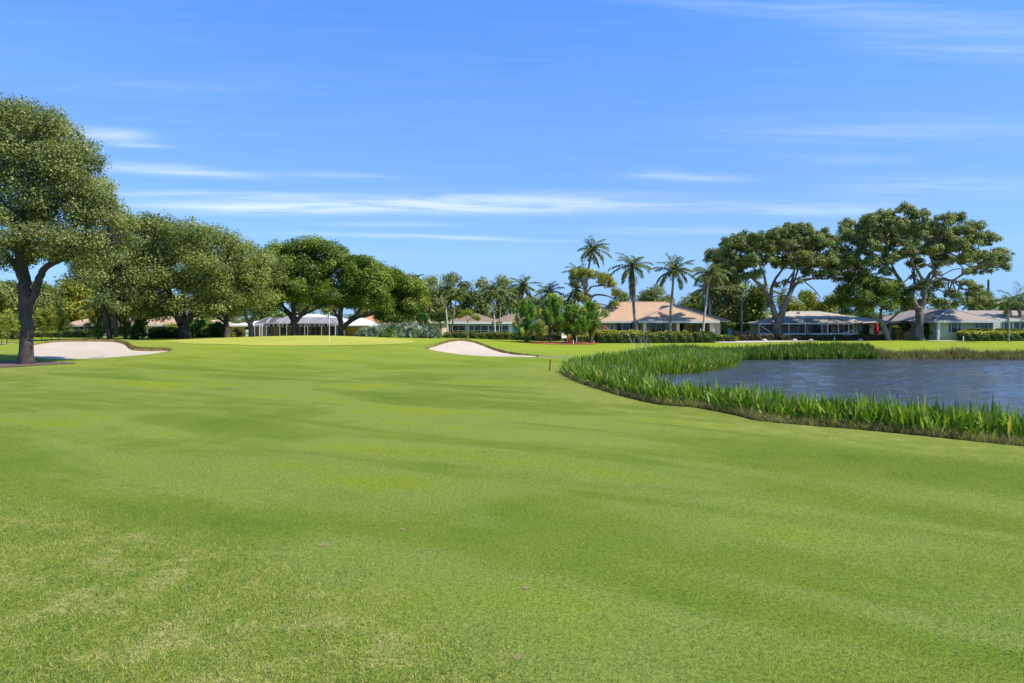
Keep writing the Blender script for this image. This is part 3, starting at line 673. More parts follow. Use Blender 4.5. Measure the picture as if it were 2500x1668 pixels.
tree('poinciana_tree', 'low bright green feathery tree with leaning trunk at the peach wall of the screened house', (2165, 822), 79,
     [[(2170, 824, .30), (2162, 805, .27), (2152, 790, .25), (2140, 775, .2), (2125, 768, .15), (2105, 745, .08)], [(2152, 792, .2), (2150, 765, .16), (2160, 735, .1)], [(2158, 795, .17), (2180, 775, .13), (2205, 755, .08)]],
     [(2072, 712, 20), (2100, 700, 22), (2130, 695, 20), (2155, 700, 20), (2060, 735, 16), (2090, 735, 20), (2125, 735, 20), (2175, 722, 22), (2155, 750, 16), (2195, 745, 18), (2140, 715, 20), (2085, 760, 12), (2210, 720, 14)],
     FICUS, BARKG, n=26000, clr=.75, L=.24, Wd=.09, depth=.7, yel=.0, up=.8)

# ------------------------------------------------------------------ further trees behind the houses
def simple_tree(name, label, px, top, hw, Y, leafm, n, barkm=BARKD, group=None, bottom=800, dens=1, clr=1.0, L=.26, seed_y=0, yel=.03, base_py=None):
    """a round-headed tree whose crown fills px-hw..px+hw from top down to bottom"""
    bl = []
    H = bottom - top; k = max(5, int(hw * H / 420))
    r0 = max(9, min(hw, H / 2) * .45)
    for i in range(k * 3):
        a = rng.uniform(-1, 1); b = rng.uniform(-1, 1)
        if a * a + b * b > 1: continue
        bl.append((px + a * (hw - r0), (top + bottom) / 2 + b * (H / 2 - r0), r0 * rng.uniform(.75, 1.15)))
        if len(bl) >= k: break
    bl.append((px + rng.uniform(-.3, .3) * hw, top + r0 * .8, r0 * .8))
    mid = (top + bottom) / 2
    return tree(name, label, (px, 830), Y, [[(px, 830, .25), (px + rng.uniform(-3, 3), (bottom + 830) / 2, .22), (px, mid, .14), (px, top + r0, .05)], [(px, bottom, .14), (px - hw * .4, mid, .07)], [(px, bottom, .14), (px + hw * .4, mid, .07)]],
                bl, leafm, barkm, n=n, clr=clr, L=L, Wd=L * .58, group=group, dens=dens, yel=yel)
far_row = [
 (1060, 678, 34, 800, 104, OAK_GREY, 'dark oak rising behind the palmetto bed'), (1100, 672, 34, 805, 108, OAK_GREY, 'tall feathery oak behind the left end of the brown roof'),
 (1140, 690, 32, 800, 110, OAK, 'oak behind the middle of the brown roof'), (1178, 685, 30, 800, 107, OAK_GREY, 'oak between the two thin palms over the brown roof'),
 (1215, 676, 28, 800, 112, OAK_GREY, 'sparse-topped oak behind the brown roof valley'), (1255, 705, 30, 805, 106, OAK, 'oak behind the shaggy-trunked palm'),
 (1300, 722, 34, 800, 110, OAK_GREY, 'low oak seen between the two palms over the young pines'), (1345, 728, 34, 805, 106, OAK, 'oak behind the tallest young pine'),
 (1390, 738, 32, 805, 112, OAK, 'oak behind the gnarled pine, left side'), (1455, 742, 40, 805, 108, OAK, 'oak behind the gnarled pine, right side'),
 (1520, 722, 34, 800, 112, OAK_GREY, 'oak over the left end of the tan roof'), (1590, 702, 42, 800, 110, OAK_GREY, 'rounded oak rising over the middle of the tan roof'), (1630, 722, 26, 800, 114, OAK_GREY, 'oak over the right of the tan roof ridge'),
 (1665, 745, 24, 810, 118, OAK, 'low far tree in the gap of sky right of the tan roof'), (1695, 715, 28, 800, 100, OAK, 'oak left of the leaning pale palm'), (1738, 668, 36, 810, 96, OAK_GREY, 'dark oak behind the leaning pale palm'),
 (1790, 690, 42, 815, 95, OAK_GREY, 'dark shady tree behind the utility pole'), (1845, 700, 38, 815, 92, FICUS, 'dark tree left of the pool cage'),
 (1925, 728, 30, 800, 104, YELG, 'yellow-green tree behind the grey roof, left one'), (1975, 712, 34, 800, 106, YELG, 'yellow-green rounded tree above the roof vent'), (2018, 722, 28, 800, 104, YELG, 'yellow-green tree above the middle of the grey roof'),
 (2055, 705, 26, 800, 112, OAK_GREY, 'sparse dark tree right of the yellow-green trees'), (2110, 740, 30, 805, 106, LIME, 'bright green tree behind the feathery tree'),
 (2195, 765, 24, 815, 95, LIME, 'bright green small tree left of the pale oak trunk'), (2225, 740, 26, 815, 98, FICUS, 'green tree behind the pale oak trunk'), (2275, 755, 26, 810, 96, LIME, 'bright green tree right of the pale oak trunk'),
 (2310, 745, 26, 800, 100, YELG, 'yellowish tree behind the corner of the mauve roof'),
 (2400, 705, 32, 800, 104, OAK_GREY, 'thin-leaved tree behind the dark utility pole'), (2450, 735, 32, 800, 108, OAK_GREY, 'low tree behind the mauve roof ridge'), (2500, 725, 34, 800, 104, FICUS, 'dark tree at the right edge behind the coconut palm'),
 (20, 690, 50, 790, 62, OAK, 'leafy oak at the left edge behind the nearest trunk'), (-70, 670, 70, 800, 58, OAK, 'oak cut by the left edge of the picture'),
 (110, 690, 45, 780, 74, OAK, 'olive oak just right of the nearest trunk, in the back row'), (175, 680, 42, 790, 84, YELG, 'bright yellow-green pine-like tree behind the leaning stem'), (225, 700, 36, 790, 88, OAK, 'oak between the two left tile roofs'),
 (70, 730, 50, 800, 96, OAK, 'far oak behind the small staked trees'), (300, 705, 36, 790, 96, OAK, 'shaded oak behind the young pines at left'), (350, 715, 36, 780, 98, OAK_GREY, 'shaded oak over the pink tile roof, left part'), (420, 715, 38, 775, 100, OAK_GREY, 'shaded oak over the pink tile roof, right part'),
 (495, 720, 38, 785, 98, OAK, 'oak seen between the forked oak and the slim trunk'), (560, 730, 34, 780, 102, OAK, 'oak behind the slim trunk'), (640, 730, 40, 775, 104, OAK_GREY, 'oak behind the white roof, left part'), (730, 728, 42, 775, 106, OAK_GREY, 'oak behind the white roof, middle part'),
 (820, 725, 40, 775, 106, OAK, 'oak behind the white roof, right part'), (890, 730, 38, 790, 108, OAK, 'oak behind the orange roof'), (960, 720, 40, 800, 106, OAK_GREY, 'oak behind the yellow-green crown'), (1020, 700, 30, 800, 102, OAK_GREY, 'oak between the dense tree row and the palms')]
for px, top, hw, bot, Y, mt, lab in far_row:
    n = int(5200 * (hw / 32) * ((bot - top) / 110)); near = Y < 80
    simple_tree('background_tree', lab, px, top, hw, Y, mt, int(n * (2.4 if near else 1.25)), bottom=bot, L=.2 if near else .30, clr=.8 if near else 1.15, dens=.9)
# bush-level greenery under the far tree row, one shrub each
shr = [(40, 795, 30, 70, LIME, 'bright green shrub at the left edge behind the sand'), (140, 800, 26, 78, HEDGE, 'green shrub under the olive oak'), (470, 800, 26, 72, LIME, 'yellow-green shrub right of the forked oak trunk'), (505, 797, 24, 76, LIME, 'bright clipped shrub between forked oak and slim trunk'), (425, 803, 14, 74, YELG, 'small yellow shrub left of the forked oak trunk'),
       (535, 803, 18, 74, FICUS, 'dark shrub at the slim oak trunk'), (1035, 785, 24, 76, FICUS, 'broad-leaved green shrub behind the palmettos'), (1075, 778, 26, 78, FICUS, 'broad-leaved dark green shrub left of the white windows'), (1780, 800, 20, 86, FICUS, 'dark shrub below the utility pole'),
       (1750, 798, 16, 82, LIME, 'bright green shrub at the right column of the tan house'), (1815, 800, 18, 85, FICUS, 'shrub left of the pool cage'), (1435, 800, 24, 80, FICUS, 'dark shrub behind the young pines'), (1395, 800, 20, 80, HEDGE, 'green shrub behind the white garden seat'),
       (2205, 800, 14, 86, HEDGE, 'green shrub at the corner of the peach wall'), (1405, 780, 26, 84, FICUS, 'dark shrub behind the middle young pine'), (1660, 780, 14, 98, FICUS, 'dark shrub in the gap right of tan roof')]
for px, py, hw, Y, mt, lab in shr:
    bz = gz(WX(px, Y), Y); r = hw / F * Y
    wb = [(WX(px, Y) + rng.uniform(-.5, .5) * r, Y + rng.uniform(-.5, .5) * r, WZ(py, Y) + rng.uniform(-.2, .5) * r * .7, r * .55) for _ in range(6)]
    tree('shrub', lab, (px, 825), Y, [[(px, 825, .06), (px + 1, py, .04)]], None, mt, BARKD, n=2600, clr=.5, L=.2, Wd=.12, catg='shrub', world_blobs=wb)

# ------------------------------------------------------------------ the wood that closes the view behind everything
protos = []
for k, mt in enumerate((OAK, OAK_GREY, FICUS)):
    Yb = 130 + k * .01
    pr = simple_tree('background_tree', 'dark tree of the far woodland beyond the left edge', -300 - k * 260, 735, 70, 128, mt, 9000, bottom=838, L=.42, clr=1.5, dens=1.1, group='woodland trees behind the houses')
    protos.append(pr)
k = 0
LAND = [(-500, 'the oaks at the left edge'), (120, 'the left tile roofed houses'), (440, 'the forked oak and slim trunk'), (600, 'the white roofed house'), (880, 'the orange roof and palmettos'), (1080, 'the blue-grey house'), (1300, 'the young pines'), (1480, 'the tan roofed house'), (1760, 'the utility pole and dark trees'), (1900, 'the grey roofed house'), (2200, 'the pale oak trunk'), (2330, 'the mauve roofed house')]
for px in range(-200, 2700, 78):
    Yb = rng.uniform(122, 138); pr = protos[k % 3]; k += 1
    x = WX(px + rng.uniform(-12, 12), Yb); copy_tree(pr, (x, Yb, gz(x, Yb) - .3), rng.uniform(0, 6.28), (1.15, 1.15, rng.uniform(.62, .82)), label='dark woodland tree in the far row behind ' + [q[1] for q in LAND if q[0] <= px][-1])
# ------------------------------------------------------------------ palms
def frond_np(base, az, e0, L, droop, nl=26, ll=.5, lw=.07, hang=.45, kink=0, wind=(0.0, 0.0)):
    n = 11; s = np.linspace(0, 1, n); e = e0 - droop * s ** 1.25
    e = e + 0; st = np.stack([np.cos(e) * math.sin(az), np.cos(e) * math.cos(az), np.sin(e)], -1) * (L / (n - 1))
    st[:, 0] += wind[0] * s * L / n; st[:, 1] += wind[1] * s * L / n
    P = base + np.vstack([np.zeros(3), np.cumsum(st[:-1], 0)])
    parts = []
    tv, tf = tube_np(P, np.linspace(.035, .008, n), 4); parts.append((tv, tf, np.full(len(tv), .75)))
    u = np.linspace(.10, 1, nl); B = np.stack([np.interp(u, s, P[:, k]) for k in range(3)], -1)
    D = unit(np.stack([np.interp(u, s, st[:, k]) for k in range(3)], -1))
    side = unit(np.cross(D, np.array([0, 0, 1.]) + 1e-3))
    ln = ll * np.sin(np.pi * (.12 + .80 * u)) ** .7
    for sg in (-1, 1):
        d1 = unit(side * sg * .85 + D * .55 + np.array([0, 0, -.15]) + rng.normal(size=(nl, 3)) * .14)
        d2 = unit(d1 + np.array([0, 0, -hang * 2.0]) + rng.normal(size=(nl, 3)) * .1)
        m = B + d1 * (ln * .5)[:, None]; t = m + d2 * (ln * .5)[:, None]
        w = (unit(np.cross(d1, np.array([0, 0, 1.])) + D * .3)) * lw / 2
        V = np.stack([B - w * .6, B + w * .6, m + w, m - w, t + w * .15, t - w * .15], 1).reshape(-1, 3)
        b = np.arange(nl)[:, None] * 6
        Fq = np.vstack([b + np.array([[0, 1, 2, 3]]), b + np.array([[3, 2, 4, 5]])])
        parts.append((V, Fq, np.repeat(rng.uniform(.15, .95, nl) * .6 + rng.uniform(0, .35), 6)))
    return cat(parts)
def palm(name, label, trunk, Y, nf=20, L=3.2, ll=.66, leafm=None, barkm=None, r=.16, droop=1.35, elo=-.45, ehi=1.45, lw=.085, dead=0, skirt=0, group=None, wind=(0, 0), shaft=None, hang=.32, nl=34, deadel=(-1.2, -.5)):
    """trunk: polyline in photo pixels from the ground up"""
    bx = WX(trunk[0][0], Y); bz = gz(bx, Y)
    root = thing(name, (bx, Y, bz), label, 'palm tree', group)
    P = np.array([(WX(a, Y), Y, WZ(b, Y)) for a, b in trunk]); P[0, 2] = bz - .1
    P = smooth_line(P, 5); n = len(P)
    R = r * (np.linspace(1.15, .72, n)); R[0] *= 1.3
    tv, tf = tube_np(P, R, 10); mesh_np('trunk', tv, tf, barkm or PTRUNK, root, smooth=True)
    top = P[-1]; up = unit(P[-1] - P[-3])
    if shaft:
        sv, sf = tube_np(np.array([top - up * .05, top + up * .3, top + up * .7]), [R[-1] * 1.05, R[-1] * 1.2, R[-1] * .5], 8); mesh_np('crownshaft', sv, sf, shaft, root, smooth=True); top = top + up * .55
    else:
        sv, sf = tube_np(np.array([top - up * .5, top - up * .1, top + up * .35]), [R[-1] * 1.0, R[-1] * 1.75, R[-1] * 1.1], 8); mesh_np('fibre_sheath', sv, sf, FIBRE, root, smooth=True); top = top + up * .15
    fr = []
    for i in range(nf):
        q = (i + .5) / nf; az = i * 2.39996 + rng.uniform(-.25, .25); e = ehi + (elo - ehi) * q ** .9 + rng.uniform(-.28, .28)
        fr.append(frond_np(top, az, e, L * rng.uniform(.78, 1.18) * (.8 + .2 * math.sin(q * 3)), droop * rng.uniform(.75, 1.2) * (.75 + .3 * q), nl, ll, lw, hang, wind=wind))
    V, Fq, T = cat(fr); mesh_np('crown', V, Fq, leafm or PALM, root, tint=T)
    if dead:
        fr = [frond_np(top - up * .25, i * 2.4 + 1, rng.uniform(*deadel), L * rng.uniform(.6, .95), .5, nl, ll * .7, lw, .6) for i in range(dead)]
        V, Fq, T = cat(fr); mesh_np('dead_fronds', V, Fq, DEAD, root, tint=T)
    if skirt:
        k = 260; h = rng.uniform(0, skirt, k); a = rng.uniform(0, 6.28, k)
        B = np.array(top) - np.array([0, 0, .2]) - up * h[:, None] + np.stack([np.cos(a), np.sin(a), 0 * a], -1) * .14
        V, Fq, m = blades(B, 1.2, .10, math.pi * .93, .1, 2, 'grass', a); mesh_np('dead_skirt', V, Fq, DEAD, root, tint=np.repeat(rng.random(k), m))
    return root
palm('coconut_palm', 'tallest coconut palm, behind the gnarled pine, crown leaning right', [(1424, 812), (1428, 760), (1432, 700), (1438, 650), (1445, 612)], 88, nf=22, L=2.55, wind=(.25, 0), dead=1)
palm('coconut_palm', 'shorter coconut palm tucked behind and left of the tallest palm', [(1402, 812), (1404, 760), (1408, 700), (1412, 672)], 92, nf=18, L=2.5, leafm=PALM, dead=3)
palm('coconut_palm', 'coconut palm before the left half of the tan roof with long hanging brown skirt', [(1560, 812), (1550, 780), (1546, 730), (1544, 690), (1543, 655)], 75, nf=22, L=2.5, droop=1.6, skirt=2.6, dead=3, wind=(-.1, 0), deadel=(-1.5, -1.0))
palm('coconut_palm', 'upright coconut palm before the right half of the tan roof', [(1635, 812), (1637, 770), (1641, 720), (1645, 665)], 75, nf=25, L=2.65, r=.16, droop=1.15, ehi=1.5)
palm('coconut_palm', 'slender leaning pale palm at the right end of the tan house', [(1715, 812), (1719, 780), (1724, 740), (1730, 690), (1733, 672)], 75, nf=18, L=2.4, barkm=PTRUNKW, r=.12, droop=1.5, dead=3)
palm('coconut_palm', 'second slender palm just right of the leaning pale palm', [(1734, 806), (1733, 760), (1732, 712)], 84, nf=12, L=2.4, barkm=PTRUNKW, r=.11, leafm=PALMY, dead=4)
palm('coconut_palm', 'shaggy brown-trunked palm over the second brown roof', [(1276, 808), (1276, 760), (1274, 725), (1276, 700)], 88, nf=18, L=2.3, r=.22, barkm=FIBRE, dead=4, droop=1.3)
palm('coconut_palm', 'thick dark bushy palm between the shaggy palm and the tallest palm', [(1342, 808), (1342, 760), (1341, 718)], 90, nf=24, L=2.3, r=.22, barkm=FIBRE, droop=1.4, elo=-.5)
palm('coconut_palm', 'wind-swept coconut palm at the right edge above the mauve roof', [(2492, 815), (2490, 770), (2484, 740)], 84, nf=16, L=3.3, wind=(.35, 0), leafm=PALM, droop=1.2, ehi=1.5, dead=2)
palm('thin_palm', 'single thin palm with yellowing fronds before the mauve roof', [(2462, 812), (2462, 780), (2461, 752)], 72, nf=9, L=1.9, ll=.42, leafm=PALMY, barkm=PTRUNK, r=.09, droop=1.5, shaft=LIME, elo=-.2, dead=1)
palm('thin_palm', 'thin palm with small crown left of the white framed windows', [(1094, 811), (1091, 780), (1088, 745), (1087, 720)], 74, nf=11, L=1.9, ll=.48, barkm=PTRUNKW, r=.085, shaft=LIME, droop=1.7, elo=-.1, leafm=PALM)
palm('thin_palm', 'thin leaning palm with bright arching crown right of the first thin palm', [(1102, 811), (1106, 780), (1110, 755), (1113, 735)], 75, nf=11, L=2.0, ll=.5, barkm=PTRUNK, r=.08, shaft=LIME, droop=2.0, elo=-.1, leafm=PALMY)
palm('thin_palm', 'thin pale palm in front of the white windows, left of the close pair', [(1209, 811), (1207, 780), (1204, 750), (1202, 722)], 74, nf=12, L=2.1, ll=.5, barkm=PTRUNKW, r=.085, shaft=FIBRE, droop=1.8, elo=-.3, leafm=PALM)
palm('thin_palm', 'thin dark-crowned palm, right of the close pair', [(1217, 811), (1220, 780), (1222, 750), (1223, 732)], 75, nf=12, L=2.1, ll=.5, barkm=PTRUNK, r=.08, shaft=LIME, droop=1.8, elo=-.3, leafm=PALM)
palm('thin_palm', 'green-crowned palm behind the tall young pine, left', [(1318, 812), (1317, 770), (1316, 745)], 84, nf=12, L=2.2, ll=.5, r=.1, droop=1.8, leafm=PALM)
palm('thin_palm', 'green-crowned palm behind the tall young pine, right', [(1372, 812), (1371, 770), (1370, 738)], 84, nf=12, L=2.3, ll=.5, r=.1, droop=1.8, leafm=PALM)
palm('thin_palm', 'pale-trunked palm with dead fronds between dark palm and gnarled pine', [(1398, 808), (1400, 760), (1404, 715)], 84, nf=9, L=1.7, ll=.45, r=.1, barkm=PTRUNKW, leafm=PALMY, dead=4)
palm('thin_palm', 'feathery bright palm behind the wide oak, left of the pool cage', [(1838, 808), (1838, 770), (1838, 735)], 96, nf=16, L=3.2, ll=.7, r=.14, leafm=PALMY, droop=2.0)
palm('thin_palm', 'feathery bright palm rising in the fork of the wide oak', [(1908, 808), (1908, 760), (1908, 725)], 95, nf=14, L=2.2, ll=.6, r=.14, leafm=PALM, droop=1.3)
palm('thin_palm', 'feathery green palm behind the two leaning dark stems', [(236, 812), (236, 770), (237, 748)], 78, nf=14, L=2.6, ll=.6, r=.13, leafm=PALM, droop=1.6)
palm('thin_palm', 'dead-fronded palm beside the yellow-green end tree', [(1042, 812), (1041, 770), (1040, 735)], 86, nf=8, L=1.6, ll=.5, r=.12, leafm=PALMY, dead=7)
palm('thin_palm', 'small palm between the dark utility pole and the oak foliage', [(2375, 800), (2375, 760), (2375, 748)], 100, nf=10, L=1.8, ll=.5, r=.1, leafm=PALMY, dead=2)
palm('thin_palm', 'small frond palm with a top over the yellow-green end tree', [(1012, 812), (1012, 740), (1010, 690)], 86, nf=12, L=1.8, ll=.45, r=.1, leafm=PALMY, droop=1.8)

# ------------------------------------------------------------------ pines
def pine(name, label, px, base, top, hw, Y, leafm=None, n=9000, first=.18, r=.10, group=None, poms=26, NL=.30):
    bx = WX(px, Y); bz = gz(bx, Y); root = thing(name, (bx, Y, bz), label, 'pine tree', group)
    H = WZ(top, Y) - bz; Rm = hw / F * Y
    P = wiggly((bx, Y, bz - .1), (bx + rng.uniform(-.15, .15), Y, bz + H * .93), 6, .012); P[:, 2] = np.linspace(bz - .1, bz + H * .93, 7)
    tubes = [tube_np(P, np.linspace(r, r * .25, 7), 8)]; cen = [P[-1]]; dirs = [np.array([0, 0, 1.])]
    for i in range(poms):
        q = first + (1 - first) * ((i + rng.random()) / poms); az = i * 2.4 + rng.uniform(-.3, .3)
        prof = min(1, (1 - q) * 1.55 + .18) * min(1, .55 + (q - first) * 2.2); ln = Rm * prof * rng.uniform(.4, 1.3)
        s = np.array([np.interp(q, np.linspace(0, 1, 7), P[:, k]) for k in range(3)])
        e = s + np.array([math.sin(az) * ln, math.cos(az) * ln, ln * rng.uniform(.25, .6)])
        X = wiggly(s, e, 3, .05); tubes.append(tube_np(X, np.linspace(r * .38, .015, 4), 5))
        for k in range(3):
            w = (k + 1) / 3; c = s + (e - s) * (.45 + .55 * w) + rng.normal(size=3) * ln * .13; cen.append(c); dirs.append(unit((e - s) * .5 + np.array([0, 0, .9 * np.linalg.norm(e - s) + .1])))
    cen = np.array(cen); dirs = np.array(dirs); k = max(22, int(.46 * n) // len(cen)); idx = np.repeat(np.arange(len(cen)), k)
    d = unit(rng.normal(size=(len(idx), 3)) * .75 + dirs[idx] * .8); stem = rng.uniform(-.28, .42, (len(idx), 1))
    B = cen[idx] + dirs[idx] * stem; C = B + d * NL * .5
    V, Fq = leaf_quads(C, unit(np.cross(d, rng.normal(size=d.shape)) * .7 + [0, 0, .6]), NL, .045, axisv=d)
    ct = rng.random(len(cen)); T = .15 + .45 * ct[idx] + .3 * rng.random(len(idx)); T = np.where((ct[idx] > .93) & (rng.random(len(idx)) < .7), .99, T)
    tv, tf, _ = cat(tubes); mesh_np('trunk', tv, tf, BARKD, root, smooth=True)
    mesh_np('crown', V, Fq, leafm or PINE, root, tint=np.repeat(T, 4)); return root
pine('young_pine', 'bushy bright-topped young pine at the left end of the red mulch bed', 1284, 834, 738, 30, 66, n=17000, r=.12, poms=34, first=.04)
pine('young_pine', 'tall young pine in the middle of the red mulch bed', 1344, 836, 722, 42, 67, n=22000, r=.13, poms=38, first=.28)
pine('young_pine', 'dense young pine just left of the thick-trunked pine', 1402, 836, 750, 34, 68, n=15000, r=.10, poms=30, first=.2)
pine('young_pine', 'thick-trunked pine at the right end of the mulch bed touching the tan roof', 1441, 838, 742, 40, 67, n=20000, r=.22, poms=34, first=.26)
pine('young_pine', 'small low pine sapling on the mulch bed', 1322, 836, 788, 14, 65, leafm=PINEY, n=4000, r=.05, poms=14, first=.3)
pine('young_pine', 'small staked sapling before the thick-trunked pine', 1422, 837, 778, 20, 65, n=6000, r=.05, poms=16, first=.4)
pine('young_pine', 'bright bushy young pine between the leaning stems and the left bunker', 240, 824, 742, 24, 63, leafm=PINEY, n=12000, poms=26, first=.02)  # this pine and the next carry sunlight in a brighter needle colour
pine('young_pine', 'yellow-tinged young pine right of the two dark stems', 304, 827, 738, 24, 61, leafm=PINEY, n=12000, poms=26, first=.05)
pine('young_pine', 'bright pine crown visible between the two dark stems', 268, 826, 728, 20, 65, n=9000, poms=22, first=.1)
for px, base, top, hw, Y, lab in [(102, 829, 763, 22, 55, 'leftmost of the orange-tinted staked saplings right of the nearest trunk'), (126, 829, 757, 22, 55, 'orange-tinted staked sapling second from the nearest trunk'), (143, 827, 765, 18, 56, 'orange-tinted staked sapling nearest the sand'),
                             (4, 834, 782, 12, 44, 'small orange-tinted sapling at the left edge by the far sand'), (15, 834, 770, 16, 45, 'taller sapling at the left edge by the far sand'), (118, 822, 775, 16, 66, 'yellowish sapling behind the staked group')]:
    pine('sapling', lab, px, base, top, hw, Y, leafm=PINEY, n=4200, r=.035, poms=14, first=.42, NL=.26, group='staked saplings behind the left bunker')
# gnarled pine: bare crooked limbs with flat plates of needles
tree('gnarled_pine', 'old gnarled pine with crooked bare limbs and yellowish plates, behind the young pines', (1440, 820), 84,
     [[(1440, 822, .28), (1440, 780, .26), (1438, 742, .24), (1442, 725, .22), (1430, 712, .18), (1434, 695, .12)], [(1442, 728, .16), (1455, 720, .13), (1480, 722, .1), (1500, 730, .07), (1515, 738, .04)], [(1434, 712, .15), (1445, 700, .12), (1465, 698, .09), (1485, 695, .05)], [(1430, 714, .14), (1422, 704, .11), (1405, 703, .07)], [(1440, 745, .12), (1465, 742, .08), (1490, 748, .05)], [(1430, 712, .1), (1425, 690, .08), (1410, 680, .05)]],
     [(1405, 672, 14), (1422, 668, 14), (1398, 682, 10), (1465, 676, 12), (1485, 682, 12), (1493, 696, 11), (1470, 688, 8), (1505, 718, 12), (1520, 722, 10), (1412, 724, 10), (1430, 735, 8), (1495, 742, 8), (1440, 672, 10), (1400, 695, 8)],
     PINEY, BARKG, n=13000, clr=.42, L=.22, Wd=.07, depth=.5, yel=.12, dens=.7, catg='pine tree', flare=1.1)
tree('young_tree', 'sparse orange-tinged young tree at the hedge behind the right bunker', (1142, 828), 62,
     [[(1142, 828, .06), (1142, 790, .055), (1140, 778, .05), (1135, 768, .03)], [(1141, 785, .035), (1152, 776, .03), (1160, 770, .015)]],
     [(1132, 766, 7), (1142, 762, 8), (1150, 768, 7), (1160, 775, 7), (1166, 780, 5), (1126, 772, 5)], YELG, PTRUNK, n=1500, clr=.25, L=.16, Wd=.06, depth=.8, dens=.8, flare=1)
tree('young_tree', 'small round lime shrub-tree between the pines and the white seat', (1352, 832), 70,
     [[(1352, 832, .06), (1352, 810, .05)]], [(1356, 792, 10), (1365, 795, 9), (1350, 800, 9), (1360, 805, 9)], YELG, BARKD, n=3200, clr=.35, L=.16, Wd=.1, flare=1)
tree('young_tree', 'slim white-barked young tree left of the forked oak', (352, 828), 61,
     [[(352, 830, .07), (352, 805, .06), (348, 795, .05), (346, 780, .03)]], [(346, 778, 7), (352, 790, 6), (338, 788, 6)], FICUS, PTRUNKW, n=900, clr=.3, L=.16, Wd=.09, flare=1)
tree('young_tree', 'low layered young tree at the foot of the pink tile roof', (335, 830), 60,
     [[(335, 830, .05), (335, 805, .04)]], [(325, 812, 7), (338, 808, 8), (345, 818, 6), (330, 822, 6), (340, 800, 6)], HEDGE, BARKD, n=2200, clr=.3, L=.15, Wd=.09, flare=1)

# ------------------------------------------------------------------ saw palmettos, crotons and other low plants
def fans(name, label, px, py, hw, hh, Y, leafm, n=46, size=.55, catg='palmetto', group=None, base=826):
    bx = WX(px, Y); bz = gz(bx, Y); root = thing(name, (bx, Y, bz), label, catg, group); r = hw / F * Y; h = hh / F * Y * 2
    C = []
    for i in range(n):
        a = rng.uniform(0, 6.28); q = rng.uniform(0, 1) ** .5; C.append((bx + math.cos(a) * r * q, Y + math.sin(a) * r * q * .8, bz + h * math.sqrt(max(.02, 1 - q * q)) * rng.uniform(.45, 1)))
    C = np.array(C); k = 18; idx = np.repeat(np.arange(n), k); f = unit(rng.normal(size=(n, 3)) + (C - [bx, Y, bz]) * 1.2 + [0, -.3, .4])
    a1 = unit(np.cross(f, rng.normal(size=(n, 3)))); a2 = np.cross(f, a1); th = np.tile(np.linspace(-2.1, 2.1, k), n)
    d = unit(a1[idx] * np.cos(th)[:, None] + a2[idx] * np.sin(th)[:, None] + f[idx] * .35)
    P = C[idx] + d * size * .5; V, Fq = leaf_quads(P, unit(f[idx] + rng.normal(size=P.shape) * .25), size, .055, axisv=d)
    mesh_np('leaves', V, Fq, leafm, root, tint=np.repeat((rng.random(n) * .6 + .1)[idx] + rng.random(len(idx)) * .28, 4))
    st = [tube_np(wiggly((bx + (c[0] - bx) * .3, Y + (c[1] - Y) * .3, bz), c, 3, .05), [.02, .015, .012, .01], 4) for c in C[::2]]
    v, fq, _ = cat(st); mesh_np('stems', v, fq, BARKD, root); return root
for px, py, hw, hh, Y, lab in [(912, 812, 16, 12, 66, 'grey-green palmetto clump nearest the flagstick'), (932, 806, 16, 15, 67, 'palmetto clump second from the left'), (962, 808, 18, 16, 66, 'silvery palmetto clump under the yellow-green tree'), (985, 805, 20, 18, 67, 'tall silvery palmetto clump in the middle of the bed'), (1010, 808, 18, 16, 65, 'spiky silvery palmetto clump right of the middle'),
                           (1032, 808, 18, 16, 66, 'green-silver palmetto clump near the right end'), (1055, 812, 18, 14, 65, 'silvery palmetto clump at the right end by the hedge'), (948, 818, 14, 8, 63, 'low dark palmetto in front of the bed, left'), (890, 815, 14, 9, 67, 'low bluish palmetto at the left end of the bed')]:
    fans('palmetto_bush', lab, px, py, hw, hh, Y, PALMETTO if 'dark' not in lab else HEDGE, n=60, group='palmetto clumps behind the green')
fans('croton_shrub', 'orange-red croton shrub at the ochre wall', 576, 805, 11, 9, 76, ORANGE, n=26, size=.45, catg='shrub')
fans('croton_shrub', 'orange leafy plant before the left white windows', 1106, 806, 7, 5, 76, ORANGE, n=14, size=.45, catg='shrub')
fans('croton_shrub', 'orange plant standing at the hedge left of the windows post', 1155, 803, 5, 7, 77, ORANGE, n=14, size=.4, catg='shrub')
fans('croton_shrub', 'orange plant beside the thin pair of palms', 1211, 803, 5, 7, 77, ORANGE, n=14, size=.4, catg='shrub')
fans('croton_shrub', 'tiny orange-tipped shrub at the sandy path', 1796, 822, 6, 6, 74, YELG, n=12, size=.35, catg='shrub')
fans('croton_shrub', 'small orange-leaved plant by the white garden seat', 1388, 818, 5, 6, 70, ORANGE, n=10, size=.35, catg='shrub')
fans('flower_shrub', 'white-flowering shrub in the shade left of the pool cage', 1782, 798, 12, 14, 83, WHITEF, n=22, size=.4, catg='shrub')

